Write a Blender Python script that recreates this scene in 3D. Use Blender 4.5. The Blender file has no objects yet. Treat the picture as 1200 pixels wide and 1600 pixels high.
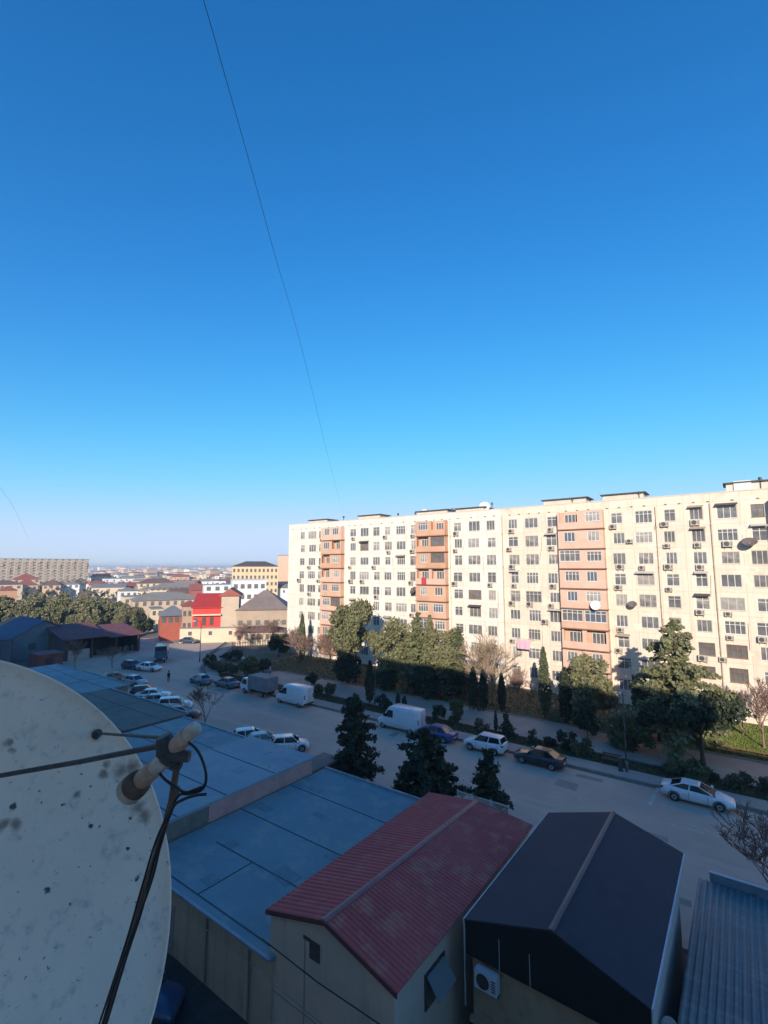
import bpy, math, random
import numpy as np
from mathutils import Vector, Matrix
R = math.radians
rnd = random.Random(7)
S = bpy.context.scene
COL = S.collection

# ---------------------------------------------------------------- camera
CAMH = 18.0; FPX = 750.0; PITCH = R(6.54); YAW = R(36.57)
cd = bpy.data.cameras.new('camera'); cam = bpy.data.objects.new('camera', cd); COL.objects.link(cam)
cam.location = (0, 0, CAMH); cam.rotation_euler = (R(90) + PITCH, 0, YAW)
cd.sensor_fit = 'HORIZONTAL'; cd.sensor_width = 36; cd.lens = FPX / 1200 * 36
cd.clip_start = 0.05; cd.clip_end = 60000
S.camera = cam

def cam2w(a, b, c):
    """camera-frame offsets (right, up, forward) in metres -> world"""
    fw = c * math.cos(PITCH) - b * math.sin(PITCH); up = c * math.sin(PITCH) + b * math.cos(PITCH)
    return Vector((a * math.cos(YAW) - fw * math.sin(YAW), a * math.sin(YAW) + fw * math.cos(YAW), CAMH + up))
def near(px, py, d):
    return cam2w((px - 600) / FPX * d, (800 - py) / FPX * d, d)
def dirv(px, py):
    return cam2w((px - 600) / FPX, (800 - py) / FPX, 1) - Vector((0, 0, CAMH))
def gnd(px, py, z=0.0):
    r = dirv(px, py); t = (z - CAMH) / r.z
    return Vector((r.x * t, r.y * t, z))
def onY(px, py, Y):
    r = dirv(px, py); t = Y / r.y
    return Vector((r.x * t, Y, CAMH + r.z * t))

# ---------------------------------------------------------------- materials
MATS = {}
def nt(name):
    m = bpy.data.materials.new(name); m.use_nodes = True
    n = m.node_tree.nodes; l = m.node_tree.links
    return m, n, l, n['Principled BSDF']
def mat(name, c1, c2=None, scale=3.0, rough=0.8, metal=0.0, bump=0.0, detail=5, spec=None, lo=.35, hi=.65, bscale=None, stretch=None):
    if name in MATS: return MATS[name]
    m, n, l, b = nt(name)
    b.inputs['Roughness'].default_value = rough; b.inputs['Metallic'].default_value = metal
    if spec is not None: b.inputs['Specular IOR Level'].default_value = spec
    c1 = (*c1, 1)
    if c2 is None:
        b.inputs['Base Color'].default_value = c1
    c2 = (*(c2 or c1[:3]), 1)
    tc = n.new('ShaderNodeTexCoord'); src = tc.outputs['Object']
    if stretch:
        mp = n.new('ShaderNodeMapping'); mp.inputs['Scale'].default_value = stretch
        l.new(src, mp.inputs['Vector']); src = mp.outputs['Vector']
    if c2 != c1:
        t = n.new('ShaderNodeTexNoise'); t.inputs['Scale'].default_value = scale; t.inputs['Detail'].default_value = detail
        t.inputs['Roughness'].default_value = .65
        l.new(src, t.inputs['Vector'])
        mr = n.new('ShaderNodeMapRange'); mr.inputs[1].default_value = lo; mr.inputs[2].default_value = hi
        l.new(t.outputs['Fac'], mr.inputs[0])
        mx = n.new('ShaderNodeMix'); mx.data_type = 'RGBA'
        mx.inputs[6].default_value = c1; mx.inputs[7].default_value = c2
        l.new(mr.outputs[0], mx.inputs[0]); l.new(mx.outputs[2], b.inputs['Base Color'])
    if bump:
        t2 = n.new('ShaderNodeTexNoise'); t2.inputs['Scale'].default_value = bscale or scale * 4; t2.inputs['Detail'].default_value = 4
        l.new(src, t2.inputs['Vector'])
        bp = n.new('ShaderNodeBump'); bp.inputs['Strength'].default_value = bump; bp.inputs['Distance'].default_value = .05
        l.new(t2.outputs['Fac'], bp.inputs['Height']); l.new(bp.outputs[0], b.inputs['Normal'])
    MATS[name] = m
    return m
def two_noise(name, c1, c2, c3, s1, s2, rough=.9, lo=.4, hi=.62, lo2=.5, hi2=.7, stretch2=None, bump=.2):
    """large patches c1/c2 and a second finer stain c3"""
    if name in MATS: return MATS[name]
    m, n, l, b = nt(name); b.inputs['Roughness'].default_value = rough
    tc = n.new('ShaderNodeTexCoord')
    def noise(s, lo, hi, stretch=None):
        src = tc.outputs['Object']
        if stretch:
            mp = n.new('ShaderNodeMapping'); mp.inputs['Scale'].default_value = stretch
            l.new(src, mp.inputs['Vector']); src = mp.outputs['Vector']
        t = n.new('ShaderNodeTexNoise'); t.inputs['Scale'].default_value = s; t.inputs['Detail'].default_value = 7
        t.inputs['Roughness'].default_value = .7
        l.new(src, t.inputs['Vector'])
        mr = n.new('ShaderNodeMapRange'); mr.inputs[1].default_value = lo; mr.inputs[2].default_value = hi
        l.new(t.outputs['Fac'], mr.inputs[0]); return mr.outputs[0], t.outputs['Fac']
    f1, _ = noise(s1, lo, hi); f2, raw = noise(s2, lo2, hi2, stretch2)
    mx = n.new('ShaderNodeMix'); mx.data_type = 'RGBA'; mx.inputs[6].default_value = (*c1, 1); mx.inputs[7].default_value = (*c2, 1)
    l.new(f1, mx.inputs[0])
    my = n.new('ShaderNodeMix'); my.data_type = 'RGBA'; my.inputs[7].default_value = (*c3, 1)
    l.new(f2, my.inputs[0]); l.new(mx.outputs[2], my.inputs[6]); l.new(my.outputs[2], b.inputs['Base Color'])
    if bump:
        bp = n.new('ShaderNodeBump'); bp.inputs['Strength'].default_value = bump; bp.inputs['Distance'].default_value = .05
        l.new(raw, bp.inputs['Height']); l.new(bp.outputs[0], b.inputs['Normal'])
    MATS[name] = m
    return m
def brickmat(name, c1, c2, mortar, scale, bw=.5, rh=.25, ms=.02, rough=.85, axis='XZ', noise=None):
    if name in MATS: return MATS[name]
    m, n, l, b = nt(name); b.inputs['Roughness'].default_value = rough
    tc = n.new('ShaderNodeTexCoord'); sp = n.new('ShaderNodeSeparateXYZ'); cb = n.new('ShaderNodeCombineXYZ')
    l.new(tc.outputs['Object'], sp.inputs[0])
    if axis == 'XZ':   # x+y so both facade directions work
        ad = n.new('ShaderNodeMath'); ad.operation = 'ADD'
        l.new(sp.outputs[0], ad.inputs[0]); l.new(sp.outputs[1], ad.inputs[1]); l.new(ad.outputs[0], cb.inputs[0]); l.new(sp.outputs[2], cb.inputs[1])
    else:
        l.new(sp.outputs[0], cb.inputs[0]); l.new(sp.outputs[1], cb.inputs[1])
    t = n.new('ShaderNodeTexBrick'); t.inputs['Scale'].default_value = scale
    t.inputs['Color1'].default_value = (*c1, 1); t.inputs['Color2'].default_value = (*c2, 1); t.inputs['Mortar'].default_value = (*mortar, 1)
    t.inputs['Brick Width'].default_value = bw; t.inputs['Row Height'].default_value = rh; t.inputs['Mortar Size'].default_value = ms
    l.new(cb.outputs[0], t.inputs['Vector']); out = t.outputs['Color']
    if noise:
        tn = n.new('ShaderNodeTexNoise'); tn.inputs['Scale'].default_value = noise[0]; tn.inputs['Detail'].default_value = 6
        l.new(tc.outputs['Object'], tn.inputs['Vector'])
        mr = n.new('ShaderNodeMapRange'); mr.inputs[1].default_value = .3; mr.inputs[2].default_value = .7
        mr.inputs[3].default_value = noise[1]; mr.inputs[4].default_value = noise[2]
        l.new(tn.outputs['Fac'], mr.inputs[0])
        mx = n.new('ShaderNodeMix'); mx.data_type = 'RGBA'; mx.blend_type = 'MULTIPLY'; mx.inputs[0].default_value = 1
        l.new(out, mx.inputs[6]); l.new(mr.outputs[0], mx.inputs[7]); out = mx.outputs[2]
    l.new(out, b.inputs['Base Color']); MATS[name] = m
    return m

# ---------------------------------------------------------------- mesh helpers
class MB:
    def __init__(s): s.v = []; s.f = []; s.m = []
    def quad(s, pts, mi=0):
        k = len(s.v); s.v += [tuple(p) for p in pts]; s.f.append(tuple(range(k, k + len(pts)))); s.m.append(mi); return s
    def hexa(s, p, mi=0):   # 8 pts: bottom ccw 0-3, top 4-7
        k = len(s.v); s.v += [tuple(q) for q in p]
        for f in ((3, 2, 1, 0), (4, 5, 6, 7), (0, 1, 5, 4), (1, 2, 6, 5), (2, 3, 7, 6), (3, 0, 4, 7)):
            s.f.append(tuple(k + i for i in f)); s.m.append(mi)
        return s
    def box(s, x0, x1, y0, y1, z0, z1, mi=0):
        return s.hexa([(x0, y0, z0), (x1, y0, z0), (x1, y1, z0), (x0, y1, z0), (x0, y0, z1), (x1, y0, z1), (x1, y1, z1), (x0, y1, z1)], mi)
    def prism(s, poly, y0, y1, mi=0, axis='y'):
        """extrude a polygon given in (x,z) along y (or (y,z) along x)"""
        k = len(s.v); n = len(poly)
        for t in (y0, y1):
            for a, b in poly: s.v.append((a, t, b) if axis == 'y' else (t, a, b))
        s.f.append(tuple(k + i for i in range(n))); s.m.append(mi)
        s.f.append(tuple(k + n + i for i in reversed(range(n)))); s.m.append(mi)
        for i in range(n):
            j = (i + 1) % n; s.f.append((k + j, k + i, k + n + i, k + n + j)); s.m.append(mi)
        return s
    def tube(s, pts, rad, n=6, mi=0, cap=True):
        pts = [Vector(p) for p in pts]; k = len(s.v)
        rad = rad if isinstance(rad, (list, tuple)) else [rad] * len(pts)
        ref = None
        for i, p in enumerate(pts):
            d = (pts[min(i + 1, len(pts) - 1)] - pts[max(i - 1, 0)])
            if d.length < 1e-9: d = Vector((0, 0, 1))
            d.normalize()
            if ref is None:
                ref = d.cross(Vector((0, 0, 1)) if abs(d.z) < .9 else Vector((1, 0, 0)))
            ref = (ref - d * ref.dot(d)).normalized(); q = d.cross(ref)
            for j in range(n):
                a = 2 * math.pi * j / n
                s.v.append(tuple(p + (ref * math.cos(a) + q * math.sin(a)) * rad[i]))
        for i in range(len(pts) - 1):
            for j in range(n):
                a = k + i * n + j; b = k + i * n + (j + 1) % n
                s.f.append((a, b, b + n, a + n)); s.m.append(mi)
        if cap:
            s.f.append(tuple(k + j for j in reversed(range(n)))); s.m.append(mi)
            e = k + (len(pts) - 1) * n; s.f.append(tuple(e + j for j in range(n))); s.m.append(mi)
        return s
    def lathe(s, prof, n=16, mi=0, axis='z', o=(0, 0, 0)):
        k = len(s.v)
        for r, h in prof:
            for j in range(n):
                a = 2 * math.pi * j / n; c, d = r * math.cos(a), r * math.sin(a)
                p = (c, d, h) if axis == 'z' else ((c, h, d) if axis == 'y' else (h, c, d))
                s.v.append((p[0] + o[0], p[1] + o[1], p[2] + o[2]))
        for i in range(len(prof) - 1):
            for j in range(n):
                a = k + i * n + j; b = k + i * n + (j + 1) % n
                s.f.append((a, b, b + n, a + n)); s.m.append(mi)
        s.f.append(tuple(k + j for j in reversed(range(n)))); s.m.append(mi)
        e = k + (len(prof) - 1) * n; s.f.append(tuple(e + j for j in range(n))); s.m.append(mi)
        return s
    def loft(s, rings, mi=0, cap=True, closed=True):
        k = len(s.v); n = len(rings[0])
        for r in rings: s.v += [tuple(p) for p in r]
        for i in range(len(rings) - 1):
            for j in range(n if closed else n - 1):
                a = k + i * n + j; b = k + i * n + (j + 1) % n
                s.f.append((a, b, b + n, a + n)); s.m.append(mi)
        if cap:
            s.f.append(tuple(k + j for j in reversed(range(n)))); s.m.append(mi)
            e = k + (len(rings) - 1) * n; s.f.append(tuple(e + j for j in range(n))); s.m.append(mi)
        return s
    def mesh(s, name, mats, smooth=False):
        me = bpy.data.meshes.new(name); me.from_pydata(s.v, [], s.f)
        for m in (mats if isinstance(mats, (list, tuple)) else [mats]): me.materials.append(m)
        if any(s.m): me.polygons.foreach_set('material_index', s.m)
        if smooth: me.polygons.foreach_set('use_smooth', [True] * len(me.polygons))
        me.update(); return me
    def build(s, name, mats, parent=None, smooth=False):
        return link(name, s.mesh(name, mats, smooth), parent)
def link(name, me, parent=None):
    o = bpy.data.objects.new(name, me); COL.objects.link(o)
    if parent: o.parent = parent
    return o
def thing(name, label, cat, loc=(0, 0, 0), rz=0, group=None):
    o = bpy.data.objects.new(name, None); COL.objects.link(o); o.location = loc; o.rotation_euler = (0, 0, rz)
    o.empty_display_size = .2
    return tag(o, label, cat, group)
def tag(o, label, cat, group=None):
    o['label'] = label; o['category'] = cat
    if group: o['group'] = group
    return o
def struct(o, kind='structure'):
    o['kind'] = kind; return o
def dup(root, loc, rz, label, group=None, scale=None):
    r = root.copy(); COL.objects.link(r); r.location = loc; r.rotation_euler = (0, 0, rz); r['label'] = label
    if group: r['group'] = group
    if scale: r.scale = scale
    def rec(a, b):
        for ch in kids.get(a.name, []):
            c = ch.copy(); COL.objects.link(c); c.parent = b; rec(ch, c)
    kids = {}
    for o in list(root.children): kids.setdefault(root.name, []).append(o); kids[o.name] = list(o.children)
    rec(root, r)
    return r
def all_under(root):
    out = []
    for c in root.children: out.append(c); out += list(c.children)
    return out
def recolour(root, part_names, m):
    for o in [root] + all_under(root):
        if o.type == 'MESH' and o.name.split('.')[0] in part_names:
            o.material_slots[0].link = 'OBJECT'; o.material_slots[0].material = m

# ---------------------------------------------------------------- render / light
S.render.engine = 'CYCLES'
S.view_settings.view_transform = 'Standard'; S.view_settings.look = 'None'; S.view_settings.gamma = 1
S.view_settings.exposure = 0.78
S.cycles.max_bounces = 6; S.cycles.diffuse_bounces = 3; S.cycles.glossy_bounces = 3; S.cycles.volume_bounces = 1
S.cycles.use_denoising = True
SUN_E = R(19.3); SUN_A = R(25)          # sun low, behind the camera to the right
sl = bpy.data.lights.new('sun', 'SUN'); sun = bpy.data.objects.new('sun', sl); COL.objects.link(sun)
sl.energy = 3.55; sl.angle = R(.53); sl.color = (1, .88, .76)
sd = Vector((math.sin(SUN_A) * math.cos(SUN_E), -math.cos(SUN_A) * math.cos(SUN_E), math.sin(SUN_E)))
sun.rotation_euler = sd.to_track_quat('Z', 'Y').to_euler(); sun.location = (30, -60, 60)
w = bpy.data.worlds.new('World'); S.world = w; w.use_nodes = True
wn = w.node_tree.nodes; wl = w.node_tree.links
sky = wn.new('ShaderNodeTexSky'); sky.sky_type = 'NISHITA'; sky.sun_disc = False
sky.sun_elevation = SUN_E; sky.sun_rotation = math.pi - SUN_A
sky.altitude = 0; sky.air_density = .95; sky.dust_density = .3; sky.ozone_density = 5.0
hs = wn.new('ShaderNodeHueSaturation'); hs.inputs['Saturation'].default_value = 1.21
wl.new(sky.outputs[0], hs.inputs['Color'])
# soft shoulder: the sky near the horizon stays a pale blue instead of running to white
SH = (2.45, 3.05, 4.2)
sx_ = wn.new('ShaderNodeSeparateColor'); cx_ = wn.new('ShaderNodeCombineColor'); wl.new(hs.outputs[0], sx_.inputs[0])
for i in range(3):
    prev = sx_.outputs[i]
    for op, v in (('DIVIDE', SH[i]), ('POWER', 4.0), ('ADD', 1.0), ('POWER', .25)):
        mn = wn.new('ShaderNodeMath'); mn.operation = op; mn.inputs[1].default_value = v; wl.new(prev, mn.inputs[0]); prev = mn.outputs[0]
    dv = wn.new('ShaderNodeMath'); dv.operation = 'DIVIDE'; wl.new(sx_.outputs[i], dv.inputs[0]); wl.new(prev, dv.inputs[1]); wl.new(dv.outputs[0], cx_.inputs[i])
wl.new(cx_.outputs[0], wn['Background'].inputs['Color']); wn['Background'].inputs['Strength'].default_value = .15

# ================================================================ GROUND
m_dirt = two_noise('dirt', (.17, .145, .115), (.115, .10, .08), (.23, .20, .16), .05, .6)
m_asph = two_noise('asphalt', (.50, .375, .295), (.39, .305, .25), (.56, .43, .345), .09, .35, rough=.85, stretch2=(.12, 1.2, 1), bump=.1, lo2=.52, hi2=.75)
m_pave = two_noise('paving', (.34, .30, .26), (.29, .25, .22), (.40, .35, .30), .15, 1.2)
m_kerb = mat('kerb', (.30, .27, .24), (.20, .18, .16), 1.5)
m_line = two_noise('road_paint', (.62, .58, .54), (.45, .42, .39), (.30, .27, .25), 2, 6, lo2=.45, hi2=.6)
def sheet(name, x0, x1, y0, y1, z, m, kind='structure'):
    o = MB().quad([(x0, y0, z), (x1, y0, z), (x1, y1, z), (x0, y1, z)]).build(name, m); return struct(o, kind)
g = MB()
B = 14000
g.quad([(-B, -B, -.02), (B, -B, -.02), (B, B, -.02), (-B, B, -.02)]).build('ground', m_dirt); struct(bpy.data.objects['ground'])
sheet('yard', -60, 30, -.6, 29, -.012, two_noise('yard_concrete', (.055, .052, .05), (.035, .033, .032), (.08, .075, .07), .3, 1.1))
# main street, with the bend and junction at its far end
rp = [(60, 28.6), (60, 47), (-70, 47), (-78, 50.5), (-90, 60), (-101, 72), (-112, 84), (-150, 128), (-160, 120), (-128, 82), (-121, 68), (-128, 57), (-175, 40), (-172, 33), (-126, 45), (-104, 33), (-60, 28.6)]
MB().quad([(x, y, -.004) for x, y in reversed(rp)]).build('street', m_asph); struct(bpy.data.objects['street'])
# kerb, verge, promenade behind the street
def strip(name, pts, wdt, z0, z1, m):
    """a raised band along a polyline, wdt to its left"""
    b = MB()
    L = []
    for i, p in enumerate(pts):
        a = Vector(pts[max(i - 1, 0)]); c = Vector(pts[min(i + 1, len(pts) - 1)]); d = (c - a).normalized()
        L.append((p[0] - d.y * wdt, p[1] + d.x * wdt))
    for i in range(len(pts) - 1):
        b.hexa([(*pts[i], z0), (*pts[i + 1], z0), (*L[i + 1], z0), (*L[i], z0), (*pts[i], z1), (*pts[i + 1], z1), (*L[i + 1], z1), (*L[i], z1)])
    return struct(b.build(name, m))
kp = [(60, 47), (-70, 47), (-78, 50.5), (-90, 60), (-101, 72), (-112, 84)]
kpr = list(reversed(kp))
strip('kerb', kpr, .18, -.1, .14, m_kerb)
pp = [(p[0], p[1] + .18) for p in kpr]
strip('pavement', [(-110.6, 84.3), (-99.7, 72.6), (-88.9, 60.7), (-77.4, 51.3), (-69.8, 47.185), (60, 47.185)], 1.9, -.1, .12, m_pave)
m_soil = two_noise('verge_soil', (.06, .06, .035), (.045, .05, .02), (.09, .08, .05), .4, 2)
sheet('verge_bed', -73, 60, 49.2, 51.6, .06, m_soil)
strip('path_edging', [(-73, 51.6), (60, 51.6)], .12, -.1, .16, m_kerb)
m_prom = brickmat('promenade_slabs', (.36, .31, .265), (.33, .285, .245), (.25, .215, .185), 1.0, .9, .45, .012, axis='XY', noise=(.25, .8, 1.12))
sheet('promenade', -66, 60, 51.73, 58.2, .05, m_prom)
strip('park_edging', [(-66, 58.2), (60, 58.2)], .15, -.1, .18, m_kerb)
m_park = two_noise('park_soil', (.115, .10, .055), (.08, .085, .035), (.15, .12, .08), .15, 1.2)
b = MB()
for x0, x1 in ((-80, 60),):
    b.quad([(x0, 58.36, .09), (x1, 58.36, .09), (x1, 63, .35), (x0, 63, .35)]); b.quad([(x0, 63, .35), (x1, 63, .35), (x1, 70, .5), (x0, 70, .5)])
struct(b.build('park_ground', m_park))
MB().quad([(-105.5, 66, .003), (-104, 73, .003), (-118, 90, .003), (-150, 126, .003), (-158, 118, .003), (-127, 81, .003), (-119, 67, .003), (-116, 62.5, .003)]).build('dusty_side_road', two_noise('road_dust', (.33, .26, .19), (.26, .21, .16), (.20, .17, .14), .1, .8)); struct(bpy.data.objects['dusty_side_road'])
# road markings
b = MB()
for k in range(-9, 4):
    x = -12.4 + 8.05 * k
    b.quad([(x - 1.05, 41.08, .004), (x + 1.05, 41.02, .004), (x + 1.05, 41.15, .004), (x - 1.05, 41.21, .004)])
struct(b.build('lane_dashes', m_line))
pr = random.Random(77); b = MB()
for k in range(16):
    x, y, w_, h_ = pr.uniform(-70, 6), pr.uniform(30.5, 46), pr.uniform(.8, 3.5), pr.uniform(.5, 1.4); sk_ = pr.uniform(-.15, .15)
    b.quad([(x, y, .0005), (x + w_, y + sk_, .0005), (x + w_ - .1, y + h_ + sk_, .0005), (x + .1, y + h_, .0005)])
struct(b.build('road_patches', two_noise('road_patch', (.30, .25, .215), (.26, .215, .185), (.35, .29, .25), .3, 2)))
b = MB(); b.quad([(-70, 46.55, .0012), (60, 46.55, .0012), (60, 46.99, .0012), (-70, 46.99, .0012)]); struct(b.build('gutter', two_noise('gutter_dirt', (.16, .14, .12), (.12, .105, .09), (.24, .21, .18), .5, 2)))
b = MB(); b.quad([(-7.05, 43.3, .005), (-6.75, 43.3, .005), (-6.6, 46.9, .005), (-6.9, 46.9, .005)]); struct(b.build('stop_line', m_line))

# ================================================================ GRASS (lit lawn at the right)
def blades(name, n, x0, x1, y0, y1, zf, h, m, seed=1):
    r = np.random.default_rng(seed)
    x = r.uniform(x0, x1, n); y = r.uniform(y0, y1, n); a = r.uniform(0, 6.28, n); hh = h * r.uniform(.5, 1.2, n)
    wv = .05 + .06 * r.random(n); z = np.array([zf(q) for q in y])
    dx = np.cos(a) * wv; dy = np.sin(a) * wv; tx = r.normal(0, .06, n); ty = r.normal(0, .06, n)
    v = np.stack([np.stack([x - dx, y - dy, z], 1), np.stack([x + dx, y + dy, z], 1), np.stack([x + tx, y + ty, z + hh], 1)], 1).reshape(-1, 3)
    me = bpy.data.meshes.new(name); me.from_pydata(v.tolist(), [], np.arange(3 * n).reshape(-1, 3).tolist()); me.materials.append(m)
    return struct(link(name, me), 'stuff')
def parkz(y): return .09 + (y - 58.36) / 4.64 * .26 if y < 63 else .35 + (y - 63) / 7 * .15
m_grass = mat('grass_blade', (.10, .15, .02), (.17, .19, .04), .8)
m_grass_dry = mat('dry_grass_blade', (.13, .11, .05), (.08, .09, .03), .8)
blades('lawn_grass', 26000, -8, 10, 58.6, 69.5, parkz, .16, m_grass, 3)
blades('park_weeds', 16000, -72, -8, 58.6, 69.5, parkz, .16, m_grass_dry, 4)
blades('verge_weeds', 9000, -72, 14, 49.3, 51.5, lambda y: .06, .16, mat('verge_blade', (.05, .07, .02), (.08, .085, .03), .8), 5)

# ================================================================ VEGETATION
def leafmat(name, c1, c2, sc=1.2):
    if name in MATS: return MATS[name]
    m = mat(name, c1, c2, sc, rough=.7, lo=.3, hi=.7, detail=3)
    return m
def leaf_mesh(name, P, size, m, seed=0, up=.0, elong=1.0):
    """one quad per point, random orientation"""
    r = np.random.default_rng(seed); n = len(P); P = np.asarray(P)
    a = r.normal(size=(n, 3)); a /= np.linalg.norm(a, axis=1)[:, None]
    b = r.normal(size=(n, 3)); b[:, 2] += up; b -= a * (a * b).sum(1)[:, None]; b /= np.linalg.norm(b, axis=1)[:, None]
    s = (np.asarray(size) * r.choice([.5, .7, .9, 1.15, 1.45], n))[:, None] * .5
    v = np.stack([P - a * s - b * s * elong, P + a * s - b * s * elong * .6, P + a * s * .7 + b * s * elong, P - a * s + b * s * elong * .7], 1).reshape(-1, 3)
    me = bpy.data.meshes.new(name); me.from_pydata(v.tolist(), [], np.arange(4 * n).reshape(-1, 4).tolist()); me.materials.append(m)
    return me
m_bark = mat('bark', (.09, .065, .045), (.05, .038, .03), 4, bump=.4)
m_bark_pale = mat('pale_bark', (.20, .16, .12), (.12, .095, .075), 4, bump=.3)
def trunk_mb(h, r0, lean=.0, seed=0, top=.3):
    q = random.Random(seed); pts = []; rad = []
    for i in range(7):
        t = i / 6; pts.append((q.uniform(-.08, .08) * h * .1 + lean * t, q.uniform(-.08, .08) * h * .1, h * t)); rad.append(r0 * (1 - t * (1 - top)))
    pts[0] = (0, 0, -.1); rad[0] *= 1.25
    return pts, rad
def conifer_mesh(h, base, r, seed, tier=.38, size=.24, droop=.25, power=.85, dens=1.0):
    """whorls of drooping branches, ragged outline with gaps between the tiers"""
    q = random.Random(seed); pts = []; br = MB()
    z = base
    while z < h - .15:
        t = (z - base) / (h - base); L = r * (1 - t) ** power * q.uniform(.75, 1.12) + .12
        nb = max(4, int(7 - 2 * t))
        a0 = q.uniform(0, 6.28)
        for k in range(nb):
            a = a0 + 6.283 * k / nb + q.uniform(-.35, .35); l = L * q.choice((q.uniform(.35, .7), q.uniform(.7, 1.05), q.uniform(.9, 1.45)))
            tip = Vector((math.cos(a) * l, math.sin(a) * l, z - droop * l + q.uniform(-.3, .45)))
            br.tube([(0, 0, z), tip], [.035 + .02 * (1 - t), .01], 3, cap=False)
            m = int(dens * (7 + 16 * l))
            for _ in range(m):
                u = q.random() ** .6
                p = Vector((0, 0, z)).lerp(tip, u); wd = .10 + .30 * l * (u * (1.25 - u))
                pts.append((p.x + q.gauss(0, wd * .6), p.y + q.gauss(0, wd * .6), p.z + q.gauss(0, .10) - .05))
        z += tier * q.uniform(.75, 1.25)
    for _ in range(30): pts.append((q.gauss(0, .07), q.gauss(0, .07), h - q.random() * .7))
    return pts, br
def blob_pts(blobs, n, q, shell=.55):
    """points in lumpy clusters: blobs = (x,y,z,rx,rz)"""
    pts = []; wts = [b[3] ** 2 * b[4] for b in blobs]
    for b in q.choices(blobs, wts, k=n):
        d = Vector((q.gauss(0, 1), q.gauss(0, 1), q.gauss(0, 1))).normalized()
        rr = q.random() ** (1 / 3.) if q.random() > shell else q.uniform(.8, 1.08)
        if q.random() < .16: rr *= q.uniform(1.05, 1.4)      # stray twigs soften the outline
        pts.append((b[0] + d.x * b[3] * rr + q.gauss(0, .07), b[1] + d.y * b[3] * rr + q.gauss(0, .07), b[2] + d.z * b[4] * rr + q.gauss(0, .07)))
    return pts
def round_blobs(h0, h1, r, q, n=16, flat=1.0):
    out = []
    c = (h0 + h1) / 2; hz = (h1 - h0) / 2
    for i in range(n):
        while True:
            x, y, z = (q.uniform(-1, 1) for _ in range(3))
            if x * x + y * y + z * z < 1: break
        s = q.choice((q.uniform(.16, .28), q.uniform(.25, .48)))
        x *= q.uniform(.9, 1.25); y *= q.uniform(.9, 1.25)
        if i % 3 == 0:          # small clumps pushed out to break the outline
            L_ = max(.2, math.sqrt(x * x + y * y + z * z)); f_ = q.uniform(.8, 1.0) / L_; x, y, z = x * f_, y * f_, z * f_ * .95; s = q.uniform(.2, .3)
        out.append((x * r * .8, y * r * .8, c + z * hz * .82, r * s, min(r * s, hz * s * 1.6) * flat))
    return out
def limbs(b, base, blobs, q, r=.06):
    for x in q.sample(blobs, min(7, len(blobs))):
        z0 = q.uniform(base * .7, max(base, x[2] - .6)); p0 = Vector((0, 0, z0)); p1 = Vector(x[:3])
        b.tube([p0, p0.lerp(p1, .5) + Vector((0, 0, -.15)), p1], [r, r * .7, r * .3], 4, cap=False)
def make_tree(kind, seed, h, r, m_leaf, base=None, n=3000, size=.24, trunk_r=.16, m_b=None, power=.85):
    q = random.Random(seed); m_b = m_b or m_bark
    tb = MB()
    if kind != 'conifer': n = int(n * 1.7); size = size * .74
    else: n = int(n * 1.25); size = size * .85
    if kind == 'conifer':
        base = .8 if base is None else base
        pts, br = conifer_mesh(h, base, r, seed, tier=max(.3, h / 24), size=size, dens=n / 1000, power=power)
        p, rad = trunk_mb(h * .97, trunk_r, 0, seed, .1); tb.tube(p, rad, 7)
        k = len(tb.v); tb.v += br.v; tb.f += [tuple(i + k for i in f) for f in br.f]; tb.m += br.m
    elif kind == 'cypress':
        base = .3 if base is None else base
        pts = []
        for _ in range(n):
            t = q.random() ** .8; z = base + (h - base) * t
            prof = r * (math.sin(math.pi * min(1, (t * .82 + .16))) ** .75) * (1 - .25 * t)
            a = q.uniform(0, 6.283); rr = prof * (q.uniform(.75, 1.12) if q.random() < .7 else q.random() ** .5)
            rr *= 1 + .22 * math.sin(a * 3 + z * 2.1 + seed) * math.sin(z * 1.7)
            pts.append((rr * math.cos(a), rr * math.sin(a), z))
        p, rad = trunk_mb(h * .8, trunk_r, 0, seed, .2); tb.tube(p, rad, 6)
    elif kind in ('round', 'bush', 'flat'):
        base = (h * .3 if kind != 'bush' else .05) if base is None else base
        bl = round_blobs(base, h, r, q, 22 if kind != 'bush' else 12, .75 if kind == 'flat' else 1)
        pts = blob_pts(bl, n, q)
        p, rad = trunk_mb(h * (.72 if kind != 'bush' else .5), trunk_r, 0, seed, .35); tb.tube(p, rad, 7)
        limbs(tb, base, bl, q, trunk_r * .45)
    me = leaf_mesh('crown', pts, size, m_leaf, seed, up=.5, elong=1.3)
    return tb.mesh('trunk', m_b, True), me
def bare_tree(seed, h, m_b, spread=.55, depth=6, r0=.11, droop=0, first=.3):
    q = random.Random(seed); tb = MB(); cb = MB()
    def grow(p, d, L, r, lv):
        n = 3; pts = [p]; rad = [r]
        for i in range(n):
            d = (d + Vector((q.gauss(0, .12), q.gauss(0, .12), q.gauss(0, .06) + .05))).normalized()
            p = p + d * (L / n); pts.append(p); rad.append(r * (1 - .4 * (i + 1) / n))
        (tb if lv <= 1 else cb).tube(pts, rad, 5 if lv <= 1 else 3, cap=False)
        if lv >= depth: return
        for k in range(q.choice((2, 3, 3, 4)) if lv else 5):
            at = pts[-1] if k < 2 else pts[q.choice((1, 2))]
            nd = (d + Vector((q.gauss(0, spread), q.gauss(0, spread), q.gauss(.05, spread * .5)))).normalized()
            grow(at, nd, L * q.uniform(.6, .82), max(r * .56, .021), lv + 1)
    grow(Vector((0, 0, -.1)), Vector((0, 0, 1)), h * first, r0, 0)
    return tb.mesh('trunk', m_b, True), cb.mesh('branches', m_b)
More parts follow.
